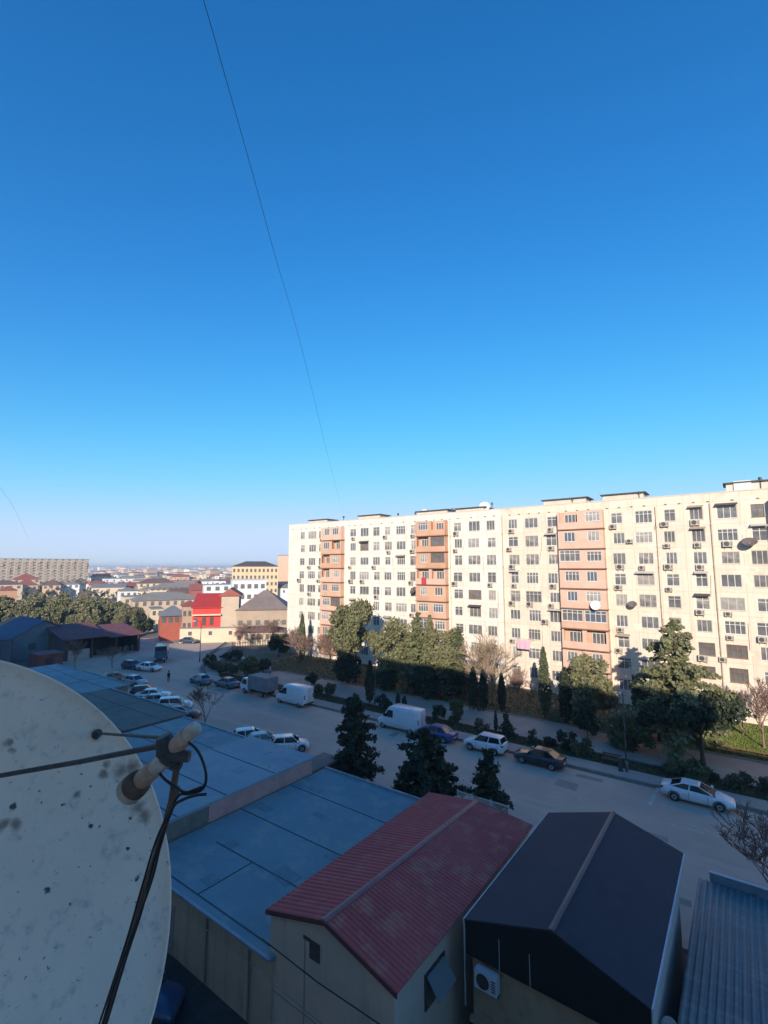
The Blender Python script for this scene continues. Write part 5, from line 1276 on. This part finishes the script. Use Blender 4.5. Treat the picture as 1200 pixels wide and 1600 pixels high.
car('hatch', 'dark car half hidden left of the white saloon', -88.5, 44.0, R(15), P_navy)
car('sedan', 'silver car parked before the grey-blue garage roof', -76.2, 38.4, R(10), P_silver, GG)
car('hatch', 'orange-red hatchback left of the silver car', -80.8, 37.6, R(80), P_orange, GG)
car('hatch', 'dark maroon hatchback at the far end of the garage row', -68.8, 36.2, R(60), P_maroon, GG)
car('sedan', 'white car with dark windscreen, first of the garage row', -66.0, 35.9, R(50), P_white, GG)
car('sedan', 'silver-blue car parked second in the garage row', -62.9, 34.9, R(50), P_silver, GG)
car('suv', 'white tall hatchback, right of the silver-blue car in the garage row', -58.9, 35.0, R(52), P_white, GG)
car('sedan', 'rust-brown sedan behind the feed horns, last of the garage row', -55.2, 33.6, R(40), P_rust, GG)
car('hatch', 'small white car peeking over the pale blue roof, left one', -42.0, 33.4, R(55), P_white, GG)
car('sedan', 'low white car between two white cars behind the pale blue roof', -40.0, 33.4, R(60), P_silver, GG)
car('hatch', 'white car with black rear window right behind the pale blue roof', -37.2, 34.4, R(50), P_white, GG)
car('sedan', 'dark sedan parked before the cream yard wall', -107.0, 66.5, R(30), P_navy)
car('hatch', 'dark blue hatchback at the mouth of the side road', -119.5, 58.5, R(60), P_blue)
car('sedan', 'pale car in the sunlit side road', -128, 63.5, R(150), P_silver)
car('hatch', 'dark blue hatchback in the yard below the dish', -20.9, 11.2, R(35), P_navy)
# vans
def make_van(label, loc, rz, pm):
    t = thing('white_van', label, 'van', loc, rz)
    st = [(-2.75, .45, 2.35, .88), (-2.68, .35, 2.48, .96), (-1.0, .32, 2.52, .98), (.75, .32, 2.5, .98), (1.05, .32, 2.42, .975), (1.85, .32, 1.32, .97), (2.5, .36, 1.05, .92), (2.72, .44, .82, .78)]
    b = MB(); rings = []
    for x, zb, zt, hw in st:
        tw = .88 if zt > 2 else .93; zmid = min(1.25, (zb + zt) / 2 + .2)
        h = [(0, zb), (hw * .92, zb), (hw, zb + .15), (hw, zmid), (hw * (tw + .05), zt - .2), (hw * tw, zt - .03), (hw * .5, zt + .02), (0, zt + .03)]
        rings.append([(x, y, z) for y, z in h] + [(x, -y, z) for y, z in reversed(h[1:-1])])
    b.loft(rings); b.build('body', pm, t, True)
    w_ = MB(); w_.hexa([(1.80, -.80, 1.42), (1.80, .80, 1.42), (1.14, .72, 2.32), (1.14, -.72, 2.32), (1.88, -.80, 1.42), (1.88, .80, 1.42), (1.22, .72, 2.34), (1.22, -.72, 2.34)]); w_.build('windscreen', m_cgl, t)
    for s in (-1, 1):
        w_ = MB(); y = s * .985; y2 = s * .935
        w_.hexa([(.45, y, 1.35), (1.62, y, 1.35), (1.12, y2, 2.1), (.45, y2, 2.1), (.45, y - s * .1, 1.35), (1.62, y - s * .1, 1.35), (1.12, y2 - s * .1, 2.1), (.45, y2 - s * .1, 2.1)]); w_.build('side_window', m_cgl, t)
        for x in (-1.75, 1.85): wheel_at(t, x, s * .86, .35, .22)
        m = MB(); m.hexa([(2.45, s * .5, .8), (2.7, s * .5, .78), (2.55, s * .86, .78), (2.35, s * .9, .8), (2.4, s * .5, 1.02), (2.62, s * .5, .95), (2.5, s * .86, .95), (2.3, s * .9, 1.03)]); m.build('headlight', m_hl, t)
        m = MB(); m.box(-2.79, -2.7, min(s * .72, s * .86), max(s * .72, s * .86), 1.1, 1.6); m.build('tail_light', m_tl, t)
        m = MB(); m.box(1.45, 1.6, min(s * .98, s * 1.2), max(s * .98, s * 1.2), 1.4, 1.7); m.build('mirror', m_plast, t)
    m = MB(); m.box(-2.80, -2.775, -.26, .26, .72, .84); m.build('number_plate', m_white, t)
    m = MB(); m.box(-2.775, -2.69, -.012, .012, .6, 2.2); m.build('door_seam', m_plast, t)
    m = MB(); m.box(2.62, 2.78, -.75, .75, .42, .6); m.box(-2.82, -2.7, -.85, .85, .42, .56); m.build('bumper', m_plast, t)
    m = MB(); m.box(-1.0, .3, -.992, -.975, .62, .68); m.box(-1.0, .3, .975, .992, .62, .68); m.box(.34, .36, -.99, -.97, .5, 1.9); m.build('trim_strip', mat('van_trim', (.4, .4, .42)), t)
    return t
make_van('white panel van parked behind the grey box truck', (-49.0, 46.0, 0), math.pi, P_white)
make_van('white panel van parked left of the blue sedan', (-31.9, 46.2, 0), math.pi, paint('cool_white_paint', (.66, .70, .76)))
# grey box truck at the kerb, and the dark one out in the street
def make_truck(name, label, loc, rz, cabm, boxm, hb=2.9):
    t = thing(name, label, 'truck', loc, rz)
    b = MB(); b.prism([(1.3, .5), (2.9, .5), (2.95, 1.1), (2.85, 1.25), (2.45, 2.1), (1.3, 2.15)], -.92, .92); b.build('cab', cabm, t)
    b = MB(); b.box(-2.9, 1.15, -1.05, 1.05, .85, hb); b.build('cargo_box', boxm, t)
    b = MB(); b.box(-2.88, 2.2, -.45, .45, .5, .84); b.build('chassis', m_plast, t)
    b = MB(); b.hexa([(2.80, -.8, 1.33), (2.80, .8, 1.33), (2.46, .75, 2.02), (2.46, -.75, 2.02), (2.86, -.8, 1.33), (2.86, .8, 1.33), (2.52, .75, 2.04), (2.52, -.75, 2.04)]); b.build('windscreen', m_cgl, t)
    for s in (-1, 1):
        b = MB(); b.hexa([(1.6, s * .90, 1.3), (2.7, s * .90, 1.3), (2.4, s * .90, 1.95), (1.6, s * .90, 1.95), (1.6, s * .94, 1.3), (2.7, s * .94, 1.3), (2.4, s * .94, 1.95), (1.6, s * .94, 1.95)]); b.build('side_window', m_cgl, t)
        for x in (-1.7, 2.05): wheel_at(t, x, s * .85, .38, .24)
        b = MB(); b.box(2.9, 2.97, min(s * .55, s * .85), max(s * .55, s * .85), .75, .95); b.build('headlight', m_hl, t)
    b = MB(); b.box(2.85, 3.02, -.9, .9, .45, .68); b.build('bumper', m_plast, t)
    return t
make_truck('box_truck', 'grey box truck with pale cab parked left of the first white van', (-56.6, 46.3, 0), math.pi, P_white, mat('tarpaulin_grey', (.24, .235, .25), (.18, .18, .19), 1), 2.7)
make_truck('dark_truck', 'dark truck standing in the street beyond the white saloon', (-91.5, 51.0, 0), R(-35), P_navy, paint('dark_box_paint', (.02, .022, .035)), 2.9)

# ================================================================ PEOPLE
def person(label, loc, rz, top, legs, skin=(.35, .22, .16)):
    t = thing('person', label, 'person', loc, rz)
    V = [(0, 0, .95), (0, 0, 1.12), (0, 0, 1.34), (0, 0, 1.46), (0, .01, 1.53), (0, .02, 1.64), (0, .01, 1.74),
         (.10, 0, .90), (.11, .02, .50), (.11, -.02, .08), (.11, .10, .03), (-.10, 0, .90), (-.12, -.02, .50), (-.12, -.04, .08), (-.12, .08, .03),
         (.19, 0, 1.40), (.24, -.02, 1.13), (.25, .05, .90), (.25, .07, .80), (-.19, 0, 1.40), (-.24, -.02, 1.13), (-.25, .04, .90), (-.25, .06, .80)]
    E_ = [(0, 1), (1, 2), (2, 3), (3, 4), (4, 5), (5, 6), (0, 7), (7, 8), (8, 9), (9, 10), (0, 11), (11, 12), (12, 13), (13, 14), (2, 15), (15, 16), (16, 17), (17, 18), (2, 19), (19, 20), (20, 21), (21, 22)]
    rad = [(.15, .11), (.145, .105), (.17, .115), (.09, .08), (.05, .055), (.085, .10), (.06, .07), (.095, .09), (.065, .065), (.042, .045), (.04, .03), (.095, .09), (.065, .065), (.042, .045), (.04, .03), (.065, .065), (.048, .048), (.036, .036), (.03, .04), (.065, .065), (.048, .048), (.036, .036), (.03, .04)]
    me = bpy.data.meshes.new('body'); me.from_pydata(V, E_, []); o = link('body', me, t)
    bpy.context.view_layer.objects.active = o
    sk = o.modifiers.new('skin', 'SKIN'); 
    if not me.skin_vertices: me.attributes
    for i, sv in enumerate(me.skin_vertices[0].data): sv.radius = rad[i]; sv.use_root = (i == 0)
    sk.use_smooth_shade = True; ss = o.modifiers.new('sub', 'SUBSURF'); ss.levels = ss.render_levels = 1
    dg = bpy.context.evaluated_depsgraph_get(); me2 = bpy.data.meshes.new_from_object(o.evaluated_get(dg)); o.modifiers.clear(); o.data = me2
    me2.materials.clear()
    for m in (top, legs, mat('skin', skin), mat('shoe', (.02, .02, .02))): me2.materials.append(m)
    for f in me2.polygons:
        z = f.center.z; f.material_index = 3 if z < .07 else (1 if z < .93 and abs(f.center.x) < .19 else (2 if z > 1.49 or (z < .86 and abs(f.center.x) > .19) else 0)); f.use_smooth = True
    b = MB(); b.lathe([(.0, 1.60), (.10, 1.60), (.118, 1.68), (.10, 1.77), (.05, 1.81), (.0, 1.82)], 12, o=(0, -.02, 0)); b.build('hair', mat('dark_hair', (.02, .016, .014)), t, True)
    return t
# hair cap sits behind the face: a face is a few features at this size
pp = gnd(263, 1066); person('person in dark clothes standing in the street beside the white saloon', (pp.x, pp.y, 0), R(200), mat('dark_coat', (.02, .024, .035)), mat('dark_trousers', (.015, .017, .025)))
pp = gnd(428, 1054, .05); person('person in a pale jacket standing behind the grey box truck', (pp.x, 55.0, .02), R(150), mat('pale_jacket', (.5, .52, .58)), mat('blue_trousers', (.08, .09, .13)))

# ================================================================ STREET FURNITURE
m_pole = mat('lamp_pole', (.16, .155, .15), (.11, .105, .10), 2, rough=.5)
def lamp(label, x, y, h, rz, m=m_pole, z=.1, name='street_lamp'):
    t = thing(name, label, 'street lamp', (x, y, z), rz)
    b = MB(); b.tube([(0, 0, 0), (0, 0, .9)], [.12, .11], 8); b.tube([(0, 0, .9), (0, 0, h - .3), (0, .25, h), (0, 1.0, h + .1)], [.065, .05, .045, .04], 8); b.build('pole', m, t, True)
    b = MB(); b.loft([[(-.12, .9, h + .06), (.12, .9, h + .06), (.1, .9, h + .16), (-.1, .9, h + .16)], [(-.17, 1.25, h + .05), (.17, 1.25, h + .05), (.12, 1.25, h + .2), (-.12, 1.25, h + .2)], [(-.1, 1.65, h + .08), (.1, 1.65, h + .08), (.07, 1.65, h + .16), (-.07, 1.65, h + .16)]]); b.build('lamp_head', mat('lamp_head_grey', (.45, .45, .44)), t)
    return t
lamp('tall thin street lamp at the bend of the street', -84.5, 54.8, 7.6, R(150), mat('dark_pole', (.03, .03, .035)), 0)
lamp('street lamp beside the dark narrow cypress on the promenade', -40.2, 52.2, 6.3, R(-90), m_pole, .05)
lamp('street lamp with thick dark base on the right pavement', -9.4, 48.6, 6.8, R(180), m_pole, .12)
b = MB(); b.lathe([(.2, 0), (.22, .1), (.17, .2), (.17, .95), (.2, 1.0), (.2, 1.1), (.0, 1.12)], 12); o = b.build('litter_bin', m_rail); o.location = (-9.85, 48.35, .12); tag(o, 'dark cylindrical litter bin beside the thick-based street lamp', 'bin')
p = gnd(379, 1052); t = thing('globe_lamp', 'slim white lamp post with round head behind the kerbside hedge', 'street lamp', (p.x, p.y, 0))
b = MB(); b.tube([(0, 0, 0), (0, 0, 2.3)], .05, 8); b.build('pole', m_white, t); b = MB(); b.lathe([(.05, 2.3), (.16, 2.36), (.21, 2.5), (.16, 2.64), (.04, 2.72)], 12); b.build('globe', mat('globe_white', (.8, .8, .78)), t, True)
# low brown fence along the lawn, and a bench
t = thing('low_fence', 'low brown rail fence along the lawn at the right edge', 'fence', (0, 58.75, .1))
b = MB()
for i in range(9): b.box(-3.2 + i * 1.2, -3.1 + i * 1.2, -.05, .05, -.1, .75)
b.build('post', mat('brown_rail', (.26, .13, .07), (.2, .1, .055), 2), t)
b = MB()
for z in (.35, .65): b.box(-3.3, 6.6, -.08, -.052, z, z + .09)
b.build('rail', mat('brown_rail', (.26, .13, .07)), t)
def bench(label, x, y, rz):
    t = thing('park_bench', label, 'bench', (x, y, .05), rz); m = mat('bench_wood', (.14, .085, .055), (.1, .06, .04), 3)
    b = MB()
    for k in range(3): b.box(-.8, .8, -.22 + k * .15, -.10 + k * .15, .42, .46)
    b.build('seat', m, t); b = MB()
    for k in range(2): b.box(-.8, .8, .25, .28, .6 + k * .17, .72 + k * .17)
    b.build('backrest', m, t)
    for x_ in (-.65, .65): b = MB(); b.box(x_ - .03, x_ + .03, -.2, .28, .38, .418); b.box(x_ - .03, x_ + .03, -.2, -.14, 0, .38); b.box(x_ - .03, x_ + .03, .2, .249, 0, .88); b.build('leg', m_rail, t)
    return t
p = gnd(958, 1192); bench('dark bench on the pavement left of the thick-based lamp', p.x, 49.6, 0)
p = gnd(752, 1105); bench('bench on the promenade below the pair of dark low cypresses', p.x, 57.4, 0)
# thin fence posts at the far yard
t = thing('yard_fence', 'thin picket fence in front of the low beige yard building', 'fence', (*gnd(405, 1012).xy, 0), YAW + R(32))
b = MB()
for i in range(22): b.box(-6 + i * .56, -5.9 + i * .56, -.03, .03, 0, 1.7)
b.build('picket', m_rail, t); b = MB(); b.box(-6, 6, .031, .06, 1.3, 1.38); b.box(-6, 6, .031, .06, .4, .48); b.build('rail', m_rail, t)

# ================================================================ THE NEAR SATELLITE DISH
C = cam2w(-.949, -.855, .994); NV = (cam2w(.81, .543, -.221) - Vector((0, 0, CAMH))).normalized(); RD = .6; FD = .65
# dish material: dusty enamel with chips, rust runs and bird marks
m, n, l, bs = nt('dish_enamel'); bs.inputs['Roughness'].default_value = .55
tc = n.new('ShaderNodeTexCoord')
def nz(scale, lo, hi, detail=6):
    t_ = n.new('ShaderNodeTexNoise'); t_.inputs['Scale'].default_value = scale; t_.inputs['Detail'].default_value = detail; t_.inputs['Roughness'].default_value = .65
    l.new(tc.outputs['Object'], t_.inputs['Vector']); r_ = n.new('ShaderNodeMapRange'); r_.inputs[1].default_value = lo; r_.inputs[2].default_value = hi
    l.new(t_.outputs['Fac'], r_.inputs[0]); return r_.outputs[0]
def mixc(fac, c1, c2):
    x_ = n.new('ShaderNodeMix'); x_.data_type = 'RGBA'
    if hasattr(c1, 'is_linked') or hasattr(c1, 'links'): l.new(c1, x_.inputs[6])
    else: x_.inputs[6].default_value = (*c1, 1)
    x_.inputs[7].default_value = (*c2, 1); l.new(fac, x_.inputs[0]); return x_.outputs[2]
col = mixc(nz(3.5, .35, .7), (.86, .645, .485), (.76, .58, .445))
col = mixc(nz(28, .55, .8), col, (.42, .37, .32))
col = mixc(nz(75, .66, .72, 3), col, (.16, .13, .11))
DISH_SPOT_AT = col
DN = (n, l, tc, bs, m)
zax = NV; ref = Vector((0, 0, 1)); xax = ref.cross(zax).normalized(); yax = zax.cross(xax)
M = Matrix((xax, yax, zax)).transposed().to_4x4(); M.translation = C
t = thing('satellite_dish', 'large rusty off-white satellite dish filling the lower left corner', 'satellite dish'); t.matrix_world = M
b = MB(); nseg = 72; nr = 14; rings = []
for i in range(nr + 1):
    r = max(.004, RD * i / nr); z = (r * r - RD * RD) / (4 * FD); rings.append([(r * math.cos(6.2832 * j / nseg), r * math.sin(6.2832 * j / nseg), z) for j in range(nseg)])
for rr_, zz_ in ((.002, .004), (.006, .006), (.010, .004), (.012, -.002), (.011, -.012)): rings.append([((RD + rr_) * math.cos(6.2832 * j / nseg), (RD + rr_) * math.sin(6.2832 * j / nseg), zz_) for j in range(nseg)])
for i in range(nr, -1, -1):
    r = max(.004, RD * i / nr); z = (r * r - RD * RD) / (4 * FD) - .006; rings.append([(r * math.cos(6.2832 * j / nseg), r * math.sin(6.2832 * j / nseg), z) for j in range(nseg)])
b.loft(rings)
# rust spots and chips: where the photograph shows them, expressed on the dish surface
Mi = M.inverted()
def dish_pt(px, py):
    o_ = Mi @ Vector((0, 0, CAMH)); d_ = (Mi.to_3x3() @ dirv(px, py)).normalized()
    # intersect with z = (x^2+y^2-R^2)/(4F)
    A_ = d_.x ** 2 + d_.y ** 2; B_ = 2 * (o_.x * d_.x + o_.y * d_.y) - 4 * FD * d_.z; C_ = o_.x ** 2 + o_.y ** 2 - RD * RD - 4 * FD * o_.z
    dis = B_ * B_ - 4 * A_ * C_
    if dis < 0: return None
    for s in ((-B_ - math.sqrt(dis)) / (2 * A_), (-B_ + math.sqrt(dis)) / (2 * A_)):
        p_ = o_ + d_ * s
        if s > 0 and p_.z < .01: return p_
    return None
spots = [(20, 1260, .013, 0), (98, 1258, .007, 0), (126, 1210, .008, 0), (142, 1228, .009, 0), (140, 1291, .008, 0), (155, 1294, .011, 0), (213, 1375, .009, 0), (76, 1390, .010, 0), (109, 1413, .006, 0), (160, 1264, .005, 0), (18, 1172, .008, 1), (16, 1160, .010, 1), (25, 1290, .014, 1), (5, 1288, .012, 1), (160, 1210, .012, 1), (165, 1195, .008, 1), (200, 1326, .006, 0), (235, 1310, .006, 0), (205, 1280, .006, 0), (226, 1275, .02, 1), (215, 1262, .018, 1), (228, 1282, .012, 1), (190, 1205, .022, 1), (205, 1200, .02, 1), (120, 1240, .008, 1), (260, 1422, .006, 0), (150, 1148, .013, 1)]
acc = {0: None, 1: None}
wob = n.new('ShaderNodeTexNoise'); wob.inputs['Scale'].default_value = 45; wob.inputs['Detail'].default_value = 4; l.new(tc.outputs['Object'], wob.inputs['Vector'])
wsub = n.new('ShaderNodeMath'); wsub.operation = 'MULTIPLY_ADD'; wsub.inputs[1].default_value = .034; wsub.inputs[2].default_value = -.017; l.new(wob.outputs['Fac'], wsub.inputs[0])
for (px, py, r, kind) in [(a_, b_, c_ * (.66 if d_ == 0 else .9), d_) for a_, b_, c_, d_ in spots]:
    p_ = dish_pt(px, py)
    if p_ is None: continue
    vd = n.new('ShaderNodeVectorMath'); vd.operation = 'DISTANCE'; vd.inputs[1].default_value = p_; l.new(tc.outputs['Object'], vd.inputs[0])
    ad = n.new('ShaderNodeMath'); ad.operation = 'ADD'; l.new(vd.outputs['Value'], ad.inputs[0]); l.new(wsub.outputs[0], ad.inputs[1])
    mr_ = n.new('ShaderNodeMapRange'); mr_.inputs[1].default_value = r * .35; mr_.inputs[2].default_value = r * (1.0 if kind == 0 else 1.7); mr_.inputs[3].default_value = 1 if kind == 0 else .8; mr_.inputs[4].default_value = 0
    l.new(ad.outputs[0], mr_.inputs[0])
    if acc[kind] is None: acc[kind] = mr_.outputs[0]
    else:
        mm = n.new('ShaderNodeMath'); mm.operation = 'MAXIMUM'; l.new(acc[kind], mm.inputs[0]); l.new(mr_.outputs[0], mm.inputs[1]); acc[kind] = mm.outputs[0]
if acc[1] is not None: col = mixc(acc[1], col, (.20, .115, .07))
if acc[0] is not None: col = mixc(acc[0], col, (.07, .055, .047))
l.new(col, bs.inputs['Base Color'])
b.build('reflector', m, t, True)
def loc_(px, py, d): return Mi @ near(px, py, d)
m_rustp = mat('rusty_steel', (.17, .10, .065), (.08, .055, .045), 22, rough=.75); m_lnb = mat('lnb_beige', (.52, .35, .27), (.36, .20, .13), 28, rough=.6); m_lnbw = mat('lnb_white', (.60, .54, .47), (.40, .31, .25), 30, rough=.55)
m_lnbd = mat('lnb_clamp', (.035, .033, .035), (.07, .06, .055), 30, rough=.6); m_horn = mat('horn_cap', (.46, .40, .32), (.36, .28, .21), 25, rough=.6)
# lower converter: horn towards the dish, body, white neck
D0 = .90
A0 = loc_(258, 1186, D0); A1 = loc_(202, 1236, D0 + .03); ax = (A1 - A0)
b = MB(); b.tube([A0, A0 + ax * .1, A0 + ax * .32], [.013, .0155, .0155], 16); lo = b.build('feed_horn', m_lnbw, t, False)
b = MB(); b.tube([A0 + ax * .26, A0 + ax * .50, A0 + ax * .68], [.0165, .0175, .016], 16); b.build('collar', m_lnb, lo)
b = MB(); b.tube([A0 + ax * .66, A0 + ax * .70, A0 + ax * .86, A0 + ax * .88], [.018, .0235, .0255, .0235], 18); b.build('flange', m_rustp, lo)
b = MB(); b.tube([A0 + ax * .865, A0 + ax * 1.0, A0 + ax * 1.04], [.025, .026, .018], 18); b.build('cap', m_horn, lo)
# upper converter
B0 = loc_(268, 1172, D0); B1 = loc_(309, 1134, D0 - .02); bx = B1 - B0
b = MB(); b.tube([B0, B0 + bx * .15, B0 + bx * .62], [.012, .016, .015], 16); hi = b.build('feed_horn', m_lnb, t)
b = MB(); b.tube([B0 + bx * .6, B0 + bx * .93, B0 + bx * .97], [.0125, .0125, .0095], 16); b.build('neck', m_lnbw, hi)
# clamp bracket joining both and the struts
b = MB(); K = loc_(263, 1170, D0 + .005); U = (loc_(283, 1180, D0) - loc_(263, 1170, D0)).normalized()
b.tube([loc_(255, 1150, D0), loc_(263, 1170, D0), loc_(274, 1190, D0)], [.013, .023, .015], 9); b.tube([loc_(262, 1180, D0 - .012), loc_(296, 1182, D0 - .012)], [.012, .010], 8); b.tube([loc_(268, 1192, D0), loc_(283, 1196, D0)], .011, 8)
b.build('clamp', m_lnbd, t)
b = MB(); b.tube([loc_(262, 1163, D0), loc_(120, 1191, 1.06), loc_(0, 1212, 1.17), loc_(-95, 1228, 1.24)], .0055, 8); b.build('strut', m_lnbd, t)
q_ = dish_pt(150, 1148); b = MB(); b.tube([loc_(258, 1153, D0), q_ + Vector((0, 0, .01))], .0035, 8); s2 = b.build('strut', m_lnbd, t)
b = MB(); b.tube([q_ - Vector((0, 0, .004)), q_ + Vector((0, 0, .014))], .013, 8); b.build('bolt', m_lnbd, s2)
b = MB(); b.tube([loc_(277, 1195, D0), loc_(268, 1250, D0 + .01)], .006, 6); b.tube([loc_(275, 1232, D0 + .01), loc_(262, 1275, D0 + .02)], [.0085, .007], 8); b.tube([loc_(263, 1272, D0 + .02), loc_(160, 1610, 1.0), loc_(120, 1740, 1.04)], .0062, 8); b.build('feed_arm', m_rustp, t)
# mount
pm_ = Mi @ Vector((C.x - .25, -.68, C.z - .35))
b = MB(); zc = -RD * RD / (4 * FD); b.tube([(0, 0, zc - .005), (0, 0, zc - .14)], .08, 12); b.tube([(0, 0, zc - .12), pm_], .03, 10); b.build('wall_bracket', m_rustp, t)
# cables: hang from the converters and run down the arm
def cable(label, pts, r):
    P3 = [near(*p) for p in pts]; out = []
    for i in range(len(P3) - 1):
        p0 = P3[max(0, i - 1)]; p1 = P3[i]; p2 = P3[i + 1]; p3 = P3[min(len(P3) - 1, i + 2)]
        for k in range(6):
            u = k / 6; out.append(.5 * ((2 * p1) + (p2 - p0) * u + (2 * p0 - 5 * p1 + 4 * p2 - p3) * u * u + (3 * p1 - p0 - 3 * p2 + p3) * u ** 3))
    out.append(P3[-1]); b = MB(); b.tube(out, r, 8); o = b.build('antenna_cable', m_cable, None, True); return tag(o, label, 'cable')
e = D0 - .02
cable('black antenna cable looping out from the upper feed horn', [(292, 1158, e), (308, 1172, e), (319, 1196, e - .01), (322, 1218, e - .01), (315, 1234, e), (296, 1240, e), (278, 1244, e), (262, 1280, e), (240, 1345, e), (222, 1420, e + .02), (196, 1500, e + .05), (166, 1600, e + .08), (130, 1720, e + .1)], .0026)
cable('black antenna cable dropping from the lower feed horn to the arm', [(248, 1206, e + .02), (258, 1218, e), (275, 1230, e - .01), (290, 1238, e), (304, 1234, e), (320, 1228, e)], .0026)
cable('short black cable tail crossing the loop beside the dish', [(323, 1241, e - .005), (305, 1243, e - .01), (285, 1250, e - .01), (270, 1262, e - .01), (254, 1305, e), (238, 1372, e), (210, 1450, e + .03), (184, 1520, e + .06), (160, 1600, e + .08), (122, 1720, e + .1)], .0026)
cable('thin black cable hugging the rusty feed arm', [(270, 1258, e + .01), (245, 1310, e + .02), (222, 1385, e + .03), (196, 1475, e + .05), (150, 1615, e + .09)], .002)
# overhead wires
def wire(label, pts, r):
    b = MB(); out = []
    P3 = [Vector(p) for p in pts]
    for i in range(len(P3) - 1):
        p0 = P3[max(0, i - 1)]; p1 = P3[i]; p2 = P3[i + 1]; p3 = P3[min(len(P3) - 1, i + 2)]
        for k in range(10):
            u = k / 10; out.append(.5 * ((2 * p1) + (p2 - p0) * u + (2 * p0 - 5 * p1 + 4 * p2 - p3) * u * u + (3 * p1 - p0 - 3 * p2 + p3) * u ** 3))
    out.append(P3[-1]); b.tube(out, r, 6); o = b.build('overhead_wire', m_cable, None, True); return tag(o, label, 'wire')
def wp(px, py, k=.777):      # where that line of sight meets the vertical plane of the wire
    r = dirv(px, py); kx = r.x / r.y; Y = -(4.49 * k) / (kx + .818 * 1.0) if False else (3.0 + .832 * .6) / (-kx - .832); return (r.x / r.y * Y, Y, CAMH + r.z / r.y * Y)
pe = onY(537, 806, FY + 1)
wire('long thin overhead wire slanting down the sky to the cream block roof', [(-3.0, -.7, 27.3), wp(318, 0), wp(345, 95), wp(372, 190), wp(400, 290), wp(430, 400), wp(465, 520), wp(495, 640), wp(513, 715), (pe.x, pe.y, pe.z)], .0065)
wire('short faint overhead wire at the left edge above the slab block', [onY(-60, 690, 8), onY(0, 762, 11), onY(25, 800, 16), onY(46, 846, 26)], .006)

# ================================================================ HAZE
b = MB(); b.box(-14100, 14100, -14100, 14100, -1.1, 33.0); hz = b.build('haze', None or mat('haze_surface', (.5, .5, .5))); struct(hz, 'stuff')
hm = bpy.data.materials.new('haze_air'); hm.use_nodes = True; hn = hm.node_tree.nodes; hl = hm.node_tree.links
for x in list(hn):
    if x.type != 'OUTPUT_MATERIAL': hn.remove(x)
pv = hn.new('ShaderNodeVolumePrincipled'); pv.inputs['Color'].default_value = (.80, .86, .95, 1); pv.inputs['Density'].default_value = .00030; pv.inputs['Anisotropy'].default_value = .2
hl.new(pv.outputs[0], [x for x in hn if x.type == 'OUTPUT_MATERIAL'][0].inputs['Volume'])
hz.data.materials.clear(); hz.data.materials.append(hm)
